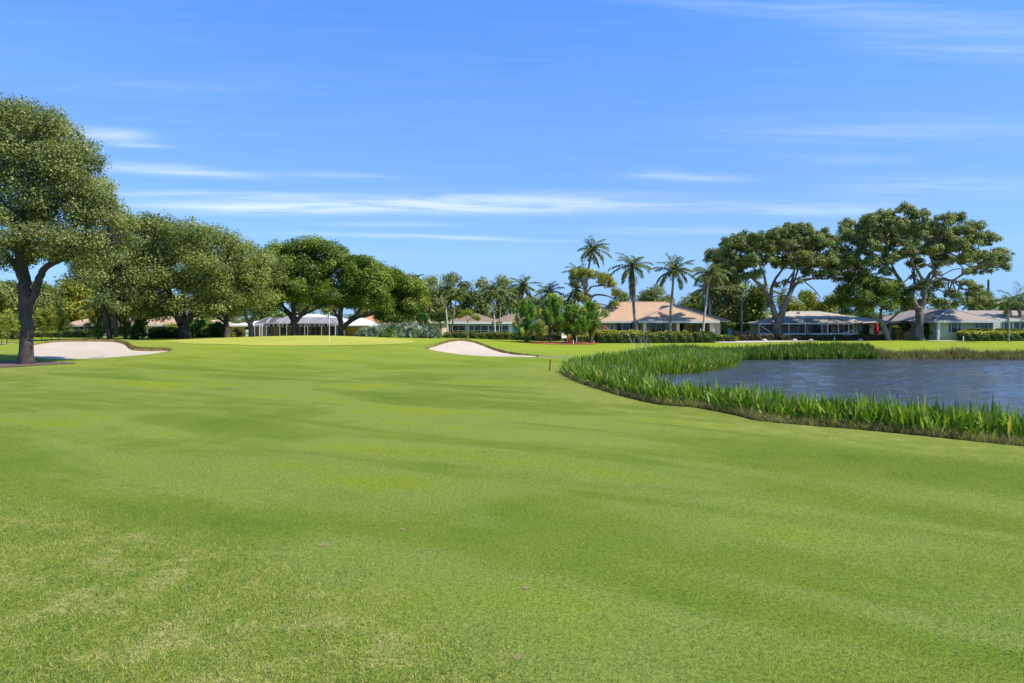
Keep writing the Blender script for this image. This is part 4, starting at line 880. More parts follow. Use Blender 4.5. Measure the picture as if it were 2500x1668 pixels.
# ------------------------------------------------------------------ hedges
def hedge(label, x0, x1, top, bot, Y, leafm, depth=1.2, n=None, rnd=.25, topyel=.6, lean=0, name='hedge', round_top=False, L=.13, group=None):
    X0, X1 = WX(x0, Y), WX(x1, Y); zt = WZ(top, Y); zb = min(gz((X0 + X1) / 2, Y), WZ(bot, Y)); H = zt - zb
    root = thing(name, ((X0 + X1) / 2, Y + depth / 2, zb), label, 'hedge' if name == 'hedge' else 'shrub', group)
    A = np.array([(X1 - X0) * depth, (X1 - X0) * H, depth * H]); n = n or int((A[0] + A[1]) * 520)
    f = rng.choice(4, n, p=np.array([A[0], A[1], A[2] / 2, A[2] / 2]) / (A.sum()))
    u = rng.random(n); v = rng.random(n); P = np.zeros((n, 3)); N = np.zeros((n, 3))
    m = f == 0; P[m] = np.stack([X0 + u[m] * (X1 - X0), Y + v[m] * depth, np.full(m.sum(), zt)], -1); N[m] = (0, 0, 1)
    m = f == 1; P[m] = np.stack([X0 + u[m] * (X1 - X0), np.full(m.sum(), Y), zb + v[m] * H], -1); N[m] = (0, -1, 0)
    for k, xx, nn in ((2, X0, -1), (3, X1, 1)):
        m = f == k; P[m] = np.stack([np.full(m.sum(), xx), Y + u[m] * depth, zb + v[m] * H], -1); N[m] = (nn, 0, 0)
    # rounded shoulders and a lumpy surface
    c = np.array([(X0 + X1) / 2, Y + depth / 2, zb + H / 2]); hx = np.array([(X1 - X0) / 2, depth / 2, H / 2]); q = (P - c) / hx
    rr = rnd * min(H, depth); e = np.clip(np.abs(P - c) - (hx - rr), 0, None); ln = np.linalg.norm(e * [1, 1, (1 if True else 0)], axis=1)
    P = np.where((ln > rr)[:, None], P - np.sign(P - c) * e * (1 - rr / np.maximum(ln, 1e-6))[:, None], P)
    lump = .07 * np.sin(P[:, 0] * 2.7 + P[:, 2] * 3) * np.sin(P[:, 0] * .9 + 1) + .05 * np.sin(P[:, 0] * 7 + P[:, 2] * 5)
    if round_top: P[:, 2] = np.where(q[:, 2] > 0, P[:, 2] - (q[:, 0] ** 2) * H * .5, P[:, 2])
    P = P + N * (lump[:, None] - rng.random((n, 1)) ** 2 * .16 + rng.normal(0, .03, (n, 1)))
    nr = unit(N + rng.normal(size=(n, 3)) * .7 + [0, 0, .3])
    Vv, Fq = leaf_quads(P, nr, L, L * .62)
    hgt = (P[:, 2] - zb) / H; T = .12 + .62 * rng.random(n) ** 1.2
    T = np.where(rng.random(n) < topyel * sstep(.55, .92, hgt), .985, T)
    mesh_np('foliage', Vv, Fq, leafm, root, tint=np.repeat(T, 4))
    b = MB(); k = .16; b.box(X0 + k, X1 - k, Y + k, Y + depth - k, zb, zt - k * (1.2 if not round_top else 1) - (H * .5 if round_top else 0)); b.build('branches', BARKD if leafm is not HEDGED else BARKD, root)  # solid dark core box, standing in for shade between the leaves
    return root
hedge('clipped bronze-topped hedge before the blue-grey house with white windows', 1082, 1244, 813, 829, 71, HEDGE, topyel=.25)
hedge('dark hedge piece behind the bushy left pine', 1244, 1372, 814, 830, 73, HEDGED)
hedge('low hedge behind the thick-trunked pine', 1386, 1452, 818, 829, 72, HEDGE)
hedge('big yellow-topped rounded hedge under the left half of the tan house', 1455, 1575, 808, 840, 67, HEDGE, depth=2.2, rnd=.42, topyel=.75)
hedge('big hedge under the middle of the tan house', 1575, 1696, 811, 840, 67.5, HEDGE, depth=2.2, rnd=.42, topyel=.30)
hedge('dark rounded hedge at the right end of the tan house', 1696, 1752, 812, 839, 67.8, HEDGE, depth=2.2, rnd=.45, topyel=.12)
hedge('round bright bush peeping over the tan house hedge', 1663, 1687, 806, 822, 72, LIME, depth=1.0, round_top=True, name='shrub', topyel=.3)
hedge('low light hedge between tan house and path', 1752, 1794, 820, 831, 73, HEDGE, topyel=.3)
hedge('low reddish hedge left of the wide oak', 1800, 1890, 818, 832, 79, HEDGER, topyel=.3)
hedge('low dark reddish hedge along the pool cage, right of the wide oak', 1905, 2100, 819, 832, 79.5, HEDGER, topyel=.15)
hedge('low purple-brown hedge before the peach wall', 2100, 2182, 818, 833, 79.5, HEDGER, topyel=.05)
hedge('tall bright leafy bush right of the pale oak trunk', 2252, 2286, 782, 829, 83, LIME, depth=2, rnd=.4, name='shrub', topyel=.3)
hedge('dark clipped hedge with bright edge before the green house', 2282, 2331, 804, 828, 82, HEDGED, topyel=.6)
hedge('dark hedge block between the clipped hedge and the yellow hedge', 2331, 2356, 812, 826, 84, HEDGED)
hedge('clipped yellow-topped hedge at the right edge of the far lawn', 2350, 2520, 810, 829, 76, HEDGE, depth=1.3, topyel=.85)
hedge('thin green hedge just behind the yellow-topped hedge', 2358, 2520, 804, 814, 79, HEDGED, topyel=.6)
hedge('square bright hedge right of the peach wall', 2186, 2204, 797, 815, 84, LIME, topyel=.3)
hedge('dark hedge before the pink tile roofed house', 360, 440, 801, 827, 66, HEDGED)
hedge('dark hedge before the smaller tile roofed house', 150, 225, 807, 823, 70, HEDGED, topyel=.3)
hedge('yellowish low hedge left of the smaller tile roof', 75, 150, 810, 823, 71, HEDGE, topyel=.5)
hedge('clipped green block hedge left of the nearest trunk', 14, 36, 796, 824, 60, HEDGE, topyel=.5)
hedge('shaded hedge behind the saplings at the left', -60, 14, 802, 824, 64, HEDGED)
hedge('bright yellow-green hedge between forked oak and slim trunk', 462, 540, 800, 824, 74, LIME, topyel=.4)
hedge('small golden bush at the forked oak pair', 556, 568, 812, 824, 70, YELG, name='shrub', topyel=.4)
hedge('small dark hedge at the foot of the slim trunk', 478, 505, 814, 825, 70, HEDGED)
# ------------------------------------------------------------------ houses
WALL_TAN = m_plain('tan_stucco', (.60, .44, .34), .85, .2, .06); WALL_PINKW = m_plain('pale_column_paint', (.78, .66, .56), .8, .2, .04)
WALL_GREEN = m_plain('grey_green_siding', (.62, .63, .42), .8, .2, .05); WALL_PEACH = m_plain('peach_stucco', (.85, .64, .44), .85, .2, .05)
WALL_GREIGE = m_plain('greige_stucco', (.52, .43, .34), .85, .2, .07); WALL_OCHRE = m_plain('ochre_stucco', (.62, .38, .13), .85, .2, .07)
WALL_BLUE = m_plain('blue_grey_siding', (.42, .52, .55), .8, .2, .05); WALL_CREAM = m_plain('cream_stucco', (.66, .50, .33), .85, .2, .06)
WHITE = m_plain('white_paint', (.78, .78, .76), .5, .35, .03); WHITEROOF = m_plain('white_tile_roof', (.82, .81, .80), .6, .3, .05, 8)
OFFW = m_plain('off_white_trim', (.62, .62, .57), .6, .3, .04); BROWNTR = m_plain('brown_fascia', (.07, .045, .035), .6, .3)
GLASS = m_glass('window_glass'); GLASSG = m_glass('grey_green_glass', (.05, .06, .055), .12); BLIND = m_plain('window_blind', (.30, .33, .28), .8, .2, .08, 12)  # second glass is paler, greener and rougher
R_TAN = m_shingle('tan_shingle', (.40, .25, .145), (.57, .39, .245)); R_BROWN = m_shingle('brown_shingle', (.21, .145, .10), (.33, .235, .165)); R_GREY = m_shingle('grey_shingle', (.36, .31, .22), (.54, .47, .36))
R_MAUVE = m_shingle('mauve_shingle', (.27, .215, .175), (.42, .35, .29)); R_PINK = m_shingle('pink_tile', (.34, .20, .11), (.62, .43, .28), .5); R_ORANGE = m_shingle('orange_tile', (.50, .20, .08), (.75, .36, .17), .5)
SHADEIN = m_plain('interior_shade_panel', (.035, .03, .028), .9, .1); GREYM = m_plain('grey_metal', (.33, .34, .34), .5, .4); FRAME = m_plain('cage_aluminium', (.66, .67, .66), .45, .4, .03)  # first one: matte dark colour standing in for an unlit room
RED = m_plain('red_canvas', (.45, .02, .03), .75, .2); BLUEC = m_plain('blue_canvas', (.03, .12, .62), .7, .2); TEAL = m_plain('teal_frame', (.12, .42, .38), .6, .3); NAVY = m_plain('navy_canvas', (.02, .06, .19), .8, .1)
TERRA = m_plain('terracotta', (.42, .13, .05), .8, .2); STONE = m_plain('grey_stone', (.45, .43, .40), .85, .1); POLE = m_bark('weathered_pole', (.16, .145, .13), (.34, .32, .29), 8, .3, .01)
def mesh_screen(name, op=.34, dc=(.045, .043, .04, 1)):
    m, t, o = mat_new(name); d = NN(t, 'ShaderNodeBsdfDiffuse'); d.inputs[0].default_value = dc; tr = NN(t, 'ShaderNodeBsdfTransparent'); mx = NN(t, 'ShaderNodeMixShader'); mx.inputs[0].default_value = op
    t.links.new(tr.outputs[0], mx.inputs[1]); t.links.new(d.outputs[0], mx.inputs[2]); t.links.new(mx.outputs[0], o.inputs[0]); return m
SCREEN = mesh_screen('insect_screen'); SCREEN2 = mesh_screen('dense_brown_screen', .62, (.13, .115, .10, 1))  # second screen is denser and browner
def hip(b, x0, x1, y0, y1, ze, zr, th=.12, gable=False):
    """hip roof solid with a boxed eave"""
    run = min((y1 - y0), (x1 - x0)) / 2; cy = (y0 + y1) / 2
    if x1 - x0 >= y1 - y0: r0, r1 = (x0 + run, cy), (x1 - run, cy)
    else: cx = (x0 + x1) / 2; r0, r1 = (cx, y0 + run), (cx, y1 - run)
    vs = [(x0, y0, ze), (x1, y0, ze), (x1, y1, ze), (x0, y1, ze), (r0[0], r0[1], zr), (r1[0], r1[1], zr), (x0, y0, ze - th), (x1, y0, ze - th), (x1, y1, ze - th), (x0, y1, ze - th)]
    if x1 - x0 >= y1 - y0: fs = [(0, 1, 5, 4), (1, 2, 5), (2, 3, 4, 5), (3, 0, 4)]
    else: fs = [(0, 1, 4), (1, 2, 5, 4), (2, 3, 5), (3, 0, 4, 5)]
    b.add(vs, fs + [(6, 9, 8, 7), (0, 6, 7, 1), (1, 7, 8, 2), (2, 8, 9, 3), (3, 9, 6, 0)])
    return r0, r1
def ridges(b, x0, x1, y0, y1, ze, zr, w=.16):
    run = min((y1 - y0), (x1 - x0)) / 2; cy = (y0 + y1) / 2
    if x1 - x0 >= y1 - y0: r0, r1 = Vector((x0 + run, cy, zr)), Vector((x1 - run, cy, zr)); pr = [((x0, y0), r0), ((x0, y1), r0), ((x1, y0), r1), ((x1, y1), r1)]
    else: cx = (x0 + x1) / 2; r0, r1 = Vector((cx, y0 + run, zr)), Vector((cx, y1 - run, zr)); pr = [((x0, y0), r0), ((x1, y0), r0), ((x0, y1), r1), ((x1, y1), r1)]
    for (a, c), r in pr: b.bar((a, c, ze + .01), (r[0], r[1], r[2] + .02), w, .05)
    b.bar(r0 + Vector((0, 0, .03)), r1 + Vector((0, 0, .03)), w, .05)
def fascia(b, x0, x1, y0, y1, ze, h=.2, t=.05):
    b.box(x0 - t, x1 + t, y0 - t, y0, ze - h, ze - .01); b.box(x0 - t, x1 + t, y1, y1 + t, ze - h, ze - .01); b.box(x0 - t, x0, y0, y1, ze - h, ze - .01); b.box(x1, x1 + t, y0, y1, ze - h, ze - .01)
def window(root, px0, px1, py0, py1, Y, mulls=(), frame=WHITE, glass=GLASS, fw=.06, name='window', sill=True):
    X0, X1, z1, z0 = WX(px0, Y), WX(px1, Y), WZ(py0, Y), WZ(py1, Y); b = MB()
    b.box(X0 - fw, X1 + fw, Y - .07, Y - .003, z1, z1 + fw); b.box(X0 - fw, X0, Y - .07, Y - .003, z0, z1); b.box(X1, X1 + fw, Y - .07, Y - .003, z0, z1)
    b.box(X0 - fw - .03, X1 + fw + .03, Y - .11, Y - .003, z0 - fw, z0)
    for m in mulls: x = WX(m, Y); b.box(x - fw * .5, x + fw * .5, Y - .06, Y - .045, z0, z1)
    w = b.build(name, frame, root)
    g = MB(); g.box(X0, X1, Y - .04, Y - .02, z0, z1); g.build('pane', glass, w); return w
def walls(b, x0, x1, y0, y1, z0, z1): b.box(x0, x1, y0, y1, z0, z1)
FZ = -.15
# --- tan roofed house
Y0 = 80.0
T = thing('house', (WX(1600, 84), 86, 0), 'house with broad tan-pink hip roof and white porch columns behind the big hedges', 'house')
mx0, mx1, my0, my1, me_, mr = 7.2, 25.6, 80.0, 92.5, WZ(784, 80), WZ(737, 86.25)
b = MB(); hip(b, mx0, mx1, my0, my1, me_, mr); wx0, wx1 = WX(1559, 76), WX(1756, 76)
# porch wing: hip with its apex running back into the main roof
ze = WZ(783.5, 76); ap = (WX(1643, 80.5), 80.5, WZ(748, 80.5)); bk = (ap[0], 84.3, ap[2])
b.add([(wx0, 76, ze), (wx1, 76, ze), ap, bk, (wx0, 86, ze), (wx1, 84.5, ze), (wx0, 76, ze - .14), (wx1, 76, ze - .14), (wx1, 84.5, ze - .14), (wx0, 86, ze - .14)], [(0, 1, 2), (1, 5, 3, 2), (0, 2, 3, 4), (6, 9, 8, 7), (0, 6, 7, 1), (1, 7, 8, 5), (4, 9, 6, 0)])
roof = b.build('roof', R_TAN, T)
b = MB(); ridges(b, mx0, mx1, my0, my1, me_, mr, .22); b.bar((wx0, 76, ze + .02), (ap[0], ap[1], ap[2] + .03), .2, .05); b.bar((wx1, 76, ze + .02), (ap[0], ap[1], ap[2] + .03), .2, .05); b.build('ridge_cap', m_plain('tan_ridge', (.60, .42, .33), .85), roof)
b = MB(); b.box(mx0, wx0, my0 - .05, my0, me_ - .22, me_ - .01); b.box(wx0 - .04, wx1 + .04, 75.95, 76, ze - .24, ze - .01); b.box(wx1, wx1 + .05, 76, 84.5, ze - .24, ze - .01); b.build('fascia', OFFW, roof)
b = MB(); b.box(8.2, WX(1563, 80.9), 81, 91.5, FZ, me_ - .12); b.box(WX(1563, 80.9) + .003, 24.6, 80.6, 91.5, FZ, ze - .145); b.build('wall', WALL_TAN, T)
b = MB(); b.box(wx0 + .3, wx1 - .3, 76.3, 80.6, FZ - .02, FZ + .06); b.build('porch_floor', STONE, T)
for px in (1574, 1655, 1736.5):
    x = WX(px, 76.4); MB().box(x - .16, x + .16, 76.3, 76.62, FZ, ze - .15).build('column', WALL_PINKW, T)
b = MB(); b.box(wx1 - .5, wx1 - .3, 76.7, 80.59, FZ, ze - .15); b.build('side_wall', WALL_TAN, T)
window(T, 1502, 1556, 789, 813, 81, (1519, 1537)); window(T, 1491, 1497, 790, 812, 81); window(T, 1559, 1562.5, 790, 812, 81, frame=WALL_PINKW)
window(T, 1589, 1613, 789, 814, 80.6, (1601,), name='glass_door'); window(T, 1616, 1641, 789, 814, 80.6, (1628,), name='glass_door'); window(T, 1659, 1669, 789, 815, 80.6, frame=WALL_TAN, glass=SHADEIN, name='doorway')  # doorway is a flat panel with the indoor darkness as its colour
window(T, 1689, 1701, 792, 815, 80.6, glass=BLIND, name='shutter_window'); window(T, 1704, 1716, 792, 815, 80.6, glass=BLIND, name='shutter_window')
# --- blue-grey house with white windows
T = thing('house', (WX(1190, 84), 84, 0), 'blue-grey house with brown shingle roof and white framed windows behind the clipped hedge', 'house')
Y0 = 80; b = MB(); a0, a1 = WX(1086, 79), WX(1226, 79); e = WZ(785.5, 79); r = WZ(765, 84.2); hip(b, a0, a1, 79, 89.4, e, r)
c0, c1 = WX(1196, 79.6), WX(1326, 79.6); hip(b, c0, c1, 79.6, 91, WZ(785.5, 79.6), WZ(763, 85)); roof = b.build('roof', R_BROWN, T)
b = MB(); b.box(a0, c0 + .2, 78.94, 78.99, e - .26, e - .005); b.box(c0 + .2, c1, 79.54, 79.59, e - .26, e - .005); b.build('fascia', WHITE, roof)
b = MB(); b.box(WX(1098, 80), WX(1318, 80), 80, 90, FZ, e - .121); b.build('wall', WALL_BLUE, T)
window(T, 1101, 1136, 795, 812, 80, (1120,)); window(T, 1146, 1191, 795, 812, 80, (1158, 1174)); window(T, 1194, 1241, 795, 812, 80, (1209, 1225))
b = MB(); b.box(WX(1098, 80), WX(1246, 80), 79.86, 79.91, WZ(808, 80), WZ(807, 80)); b.build('window_rail', WHITE, T)
b = MB(); b.box(WX(1243, 80) , WX(1249, 80), 79.9, 79.997, FZ, e - .13); b.build('corner_board', WHITE, T)
# --- white walled garden building seen through the pines
T = thing('house', (WX(1340, 88), 88, 0), 'white walled house glimpsed between the young pines', 'house')
b = MB(); b.box(WX(1296, 86), WX(1372, 86), 86, 92, FZ, WZ(783, 86)); b.build('wall', WHITE, T); b = MB(); hip(b, WX(1288, 85.5), WX(1380, 85.5), 85.5, 92.5, WZ(782, 85.5), WZ(770, 88)); b.build('roof', R_GREY, T)
window(T, 1312, 1326, 796, 812, 86); window(T, 1334, 1350, 796, 812, 86)
# --- house with the pool cage and grey roof
T = thing('house', (WX(2030, 90), 90, 0), 'peach and greige house with long grey roof and screened pool cage', 'house')
b = MB(); a0, a1 = WX(1851, 86), WX(2197, 86); e = WZ(788.5, 86); y1 = 100.; r = WZ(760, 93); hip(b, a0, a1, 86, y1, e, r); roof = b.build('roof', R_GREY, T)
b = MB(); fascia(b, a0, a1, 86, y1, e, .24); b.build('fascia', BROWNTR, roof)
b = MB(); ridges(b, a0, a1, 86, y1, e, r, .2); b.build('ridge_cap', m_plain('grey_ridge', (.42, .39, .35), .85), roof)
for px in (1950, 2049):
    v = MB(); zc = WZ(764, 91.5); x = WX(px, 91.5); v.lathe((x, 91.5, zc - .35), [(.12, 0), (.12, .35), (.26, .36), (.26, .45), (.1, .52)]); v.build('vent', GREYM, roof, smooth=False)
b = MB(); b.box(WX(1857, 88), WX(2084, 88), 88, 99, FZ, e - .121); b.build('pool_wall', WALL_GREIGE, T)
b = MB(); b.box(WX(2084, 87) + .003, WX(2186, 87), 87, 99, FZ, e - .122); b.build('wall', WALL_PEACH, T)
window(T, 1871, 1890, 797, 815, 88, frame=GREYM); window(T, 1951, 1967, 795, 815, 88, (1959,), frame=GREYM, name='glass_door'); window(T, 1978, 2008, 794, 815, 88, (1993,), frame=GREYM, name='glass_door'); window(T, 2011, 2018, 796, 815, 88, glass=BLIND, name='door'); window(T, 2021, 2028, 795, 815, 88, frame=GREYM); window(T, 2045, 2058, 798, 812, 88, frame=GREYM); window(T, 2064, 2072, 796, 812, 88, frame=GREYM)
window(T, 2096, 2121, 794, 816, 87, (2108,), frame=BROWNTR, name='glass_door'); window(T, 2085, 2089.5, 795, 812, 87, frame=TEAL, fw=.09, glass=BLIND); window(T, 2146, 2168, 792, 806, 87, (2157,), frame=BROWNTR)
lg = MB(); x = WX(2125.5, 86.9); lg.box(x - .08, x + .08, 86.82, 86.995, WZ(800.5, 87), WZ(798, 87)); lg.build('wall_lamp', BROWNTR, T)
def cage(root, x0, x1, y0, y1, z0, z1, zt, posts, xr, ytop, braces, fm=FRAME, roof_screen=None):
    """screened enclosure: posts, eave rail, a mansard screen roof and its braces"""
    f = MB(); w = .06; ys = y0
    for p in posts:
        f.box(p - w / 2, p + w / 2, y0 - w / 2, y0 + w / 2, z0, z1)
        tx = min(max(p, xr[0]), xr[1]); f.bar((p, y0, z1), (tx, ytop, zt), .08); f.bar((tx, ytop, zt), (tx, y1, zt), .07)
    f.box(x0, x1, y0 - .06, y0 + .04, z1 - .06, z1 + .05); f.box(x0, x1, y0 - .05, y0 + .03, z0, z0 + .1)
    f.bar((xr[0], ytop, zt), (xr[1], ytop, zt), .07)
    for xx in (x0, x1):
        f.box(xx - w / 2, xx + w / 2, y0, y1, z1 - .06, z1 + .05); f.box(xx - w / 2, xx + w / 2, (y0 + y1) / 2 - w / 2, (y0 + y1) / 2 + w / 2, z0, z1)
    for p, q in braces: f.bar(p, q, .07)
    fr = f.build('pool_cage', fm, root)
    s = MB(); s.add([(x0, y0, z0), (x1, y0, z0), (x1, y0, z1), (x0, y0, z1)], [(0, 1, 2, 3)])
    s.add([(x0, y0, z1), (x1, y0, z1), (xr[1], ytop, zt), (xr[0], ytop, zt), (xr[1], y1, zt), (xr[0], y1, zt), (x0, y1, z1), (x1, y1, z1)], [(0, 1, 2, 3), (3, 2, 4, 5), (0, 3, 5, 6), (1, 7, 4, 2)])
    s.add([(x0, y0, z0), (x0, y1, z0), (x0, y1, z1), (x0, y0, z1)], [(0, 1, 2, 3)]); s.add([(x1, y0, z0), (x1, y1, z0), (x1, y1, z1), (x1, y0, z1)], [(0, 1, 2, 3)])
    s.build('screen', SCREEN, fr)
    if roof_screen:
        s2 = MB(); u = .03; s2.add([(x0, y0, z1 + u), (x1, y0, z1 + u), (xr[1], ytop, zt + u), (xr[0], ytop, zt + u), (xr[1], y1, zt + u), (xr[0], y1, zt + u), (x0, y1, z1 + u), (x1, y1, z1 + u)], [(0, 1, 2, 3), (3, 2, 4, 5), (0, 3, 5, 6), (1, 7, 4, 2)]); s2.build('screen_roof', roof_screen, fr)
    return fr
yc = 81.5; Z0, Z1 = FZ, WZ(790.5, yc); pX = [WX(p, yc) for p in (1853, 1888, 1926, 1966, 2007, 2047, 2083)]
yt = 83.3; ZT = WZ(775.5, yt); rx = (WX(1888, yt), WX(2045, yt))
bz_ = WZ(816, yc)
cage(T, pX[0], pX[-1], yc, 86.2, bz_, Z1, ZT, pX, rx, yt, [((pX[0], yc, Z1 - .1), (pX[1], yc, bz_)), ((pX[5], yc, bz_), (pX[6], yc, Z1 - .8)), ((pX[4], yc, Z1), (rx[1], yt, ZT)), ((rx[1] - 1.9, yt, ZT - .02), (pX[5] - .3, yc + .5, Z1 + .25)), ((rx[1], yt, ZT), (pX[6], yc, Z1)), ((pX[2], yc, Z1), (pX[1] + .5, yt - .3, ZT - .2))])
for p in (1948, 1971, 2020, 2071): MB().box(WX(p, 86.0) - .05, WX(p, 86.0) + .05, 85.9, 86.0, FZ, e - .125).build('porch_post', FRAME, T)
b = MB(); b.box(pX[0] - .1, pX[-1] + .1, yc - .15, 88, FZ - .1, bz_ - .01); b.build('pool_deck', STONE, T)
# --- green house at the right
T = thing('house', (WX(2400, 86), 86, 0), 'grey-green house with mauve hip roof and white lanai at the right edge', 'house')
b = MB(); e = WZ(783, 80); g0, g1 = WX(2281, 80), WX(2444, 80); gc = (g0 + g1) / 2; rn = (g1 - g0) / 2; rz_ = WZ(754, 80 + rn)
b.add([(g0, 80, e), (g1, 80, e), (gc + .3, 80 + rn, rz_), (gc + .3, 92, rz_), (g0, 95, e), (g1, 95, e), (g0, 80, e - .12), (g1, 80, e - .12), (g1, 95, e - .12), (g0, 95, e - .12)], [(0, 1, 2), (1, 5, 3, 2), (0, 2, 3, 4), (6, 9, 8, 7), (0, 6, 7, 1), (1, 7, 8, 5), (4, 9, 6, 0)])
e2 = WZ(781, 84); hip(b, WX(2248, 84), 90., 84, 84 + 2 * (90 - 84) - 1, e2 + .0, rz_ - .12)
e3 = WZ(779, 82.5); b.add([(g1 - .5, 82.5, e3), (95, 82.5, e3), (95, 89.5, rz_ - .1), (gc + 1, 89.5, rz_ - .1), (95, 96, e3), (g1, 96, e3)], [(0, 1, 2, 3), (3, 2, 4, 5)])
roof = b.build('roof', R_MAUVE, T)
b = MB(); b.box(g0 - .04, g1 + .04, 79.94, 79.99, e - .24, e - .005); b.box(g1 - .3, 95, 82.44, 82.49, e3 - .3, e3 + .02); b.box(g0 - .05, g0, 80, 84, e - .24, e - .01); b.bar((g0, 80, e + .02), (gc + .3, 80 + rn, rz_ + .02), .14, .05); b.bar((g1, 80, e + .02), (gc + .3, 80 + rn, rz_ + .02), .14, .05); b.build('fascia', OFFW, roof)
b = MB(); b.box(WX(2294, 81), WX(2442, 81), 81, 94, FZ, e - .121); b.build('wall', WALL_GREEN, T)
b = MB(); b.box(WX(2262, 85), WX(2294, 85) - .003, 85, 94, FZ, e2 - .13); b.build('side_wall', WALL_GREEN, T)
MB().box(WX(2291, 80.3) - .13, WX(2291, 80.3) + .13, 80.2, 80.45, FZ, e - .13).build('post', WHITE, T)
window(T, 2315, 2345, 789, 812, 81, (2322, 2337), glass=GLASSG); window(T, 2379.5, 2424, 789, 806, 81, (2390.5, 2412.5), glass=GLASSG); window(T, 2288.5, 2289.5, 790, 800, 85)
b = MB(); b.box(WX(2443, 83), 60, 83, 94, FZ, e3 - .31); b.build('lanai_wall', OFFW, T)
window(T, 2445, 2463, 787, 803, 83, (2450,)); window(T, 2466, 2471, 787, 803, 83); window(T, 2474, 2520, 787, 803, 83, (2489, 2505))
# --- white roofed house on the left behind the green
T = thing('house', (WX(730, 92), 92, 0), 'ochre house with white tile roof and screened pool cage behind the putting green', 'house')
b = MB(); a0, a1 = WX(562, 87), WX(880, 87); e = WZ(793, 87); r = WZ(767, 94.5); hip(b, a0, a1, 87, 102, e, r)
hip(b, WX(806, 85), WX(900, 85), 85, 95, WZ(794, 85), WZ(776, 90)); roof = b.build('roof', WHITEROOF, T)
b = MB(); b.box(a0 - .04, WX(806, 85), 86.94, 86.99, e - .22, e - .005); b.build('fascia', WHITE, roof)
b = MB(); b.box(WX(566, 88), WX(872, 88), 88, 101, FZ, e - .121); b.box(WX(830, 86), WX(888, 86), 86, 87.99, FZ, WZ(794, 86) - .13); b.build('wall', WALL_OCHRE, T)
window(T, 598, 607, 797, 812, 88, glass=GLASS); window(T, 655, 663, 799, 814, 88); window(T, 735, 753, 799, 817, 88, (743,), name='glass_door'); window(T, 760, 783, 799, 817, 88, (771,), name='glass_door'); window(T, 683, 700, 800, 815, 88); window(T, 808, 816, 798, 816, 88)
bx_ = MB(); x = WX(605.5, 86.5); bx_.box(x - .35, x + .3, 86.6, 87.4, FZ, 1.2); bx_.box(x - .3, x + .25, 86.5, 86.6, .9, 1.15); bx_.build('meter_box', WHITE, T)
yc = 81.; Z1 = WZ(789.5, yc); z0 = FZ; pX = [WX(p, yc) for p in (622, 650, 683, 700, 744, 751, 785, 824)]; yt = 83; ZT = WZ(775.5, yt); rx = (WX(653, yt), WX(800, yt))
cage(T, pX[0], pX[-1], yc, 87.3, z0, Z1, ZT, pX, rx, yt, [((pX[1], yc, Z1), (rx[0] + .3, yt, ZT)), ((pX[2], yc, Z1), (rx[0] + .2, yt - .3, ZT - .2)), ((pX[2], yc, Z1), (WX(720, yt), yt, ZT)), ((pX[5], yc, Z1), (WX(790, yt), yt, ZT)), ((pX[7], yc, Z1), (rx[1], yt, ZT))], fm=m_plain('dull_aluminium', (.50, .51, .50), .5, .4), roof_screen=SCREEN2)
dfr = MB(); 
for p in (634, 640, 819, 828): dfr.box(WX(p, 80.9) - .05, WX(p, 80.9) + .05, 80.88, 80.93, FZ, WZ(789.5, 80.9))
dfr.box(WX(634, 80.9), WX(640, 80.9), 80.88, 80.93, WZ(790.5, 80.9), WZ(789.5, 80.9)); dfr.box(WX(819, 80.9), WX(828, 80.9), 80.88, 80.93, WZ(790.5, 80.9), WZ(789.5, 80.9)); dfr.build('screen_door', WHITE, T)
# scalloped valance of alternating white and navy tabs along the porch edge
yv = 84.8; wv = MB(); nv = MB(); i = 0; px = 642.
def scal(b, x0, x1, z1, h):
    n = 6; vs = [(x0, yv, z1), (x1, yv, z1)] + [(x1 - (x1 - x0) * k / n, yv, z1 - h * (.55 + .45 * math.sin(math.pi * k / n))) for k in range(n + 1)]
    m = len(vs); b.add(vs + [(v[0], yv + .02, v[2]) for v in vs], [tuple(range(m))[::-1], tuple(range(m, 2 * m))] + [(k, (k + 1) % m, m + (k + 1) % m, m + k) for k in range(m)])
while px < 797:
    scal(nv if i % 2 else wv, WX(px, yv), WX(px + 5.6, yv) - .004, WZ(790.8, yv), .34 + .05 * math.sin(px * .05)); px += 5.6; i += 1
v = wv.build('valance', WHITE, T); nv.build('navy_tabs', NAVY, v)
# --- pink tile roofed house
T = thing('house', (WX(390, 84), 84, 0), 'cream house with long pink tile roof behind the forked oak', 'house')
b = MB(); e = WZ(792, 79); hip(b, WX(316, 79), WX(452, 79), 79, 89, e, WZ(769, 84)); e1 = WZ(795, 84); hip(b, WX(440, 84), WX(512, 84), 84, 94, e1, WZ(781, 89)); roof = b.build('roof', R_PINK, T)
b = MB(); fascia(b, WX(316, 79), WX(452, 79), 79, 89, e, .2); b.build('fascia', OFFW, roof)
b = MB(); b.box(WX(322, 80), WX(444, 80), 80, 88, FZ, e - .121); b.box(WX(444, 85), WX(506, 85), 85, 93, FZ, e1 - .121); b.build('wall', WALL_CREAM, T)
window(T, 372, 394, 798, 810, 80, (383,)); window(T, 398, 406, 798, 808, 80); window(T, 350, 358, 799, 815, 80, name='door')
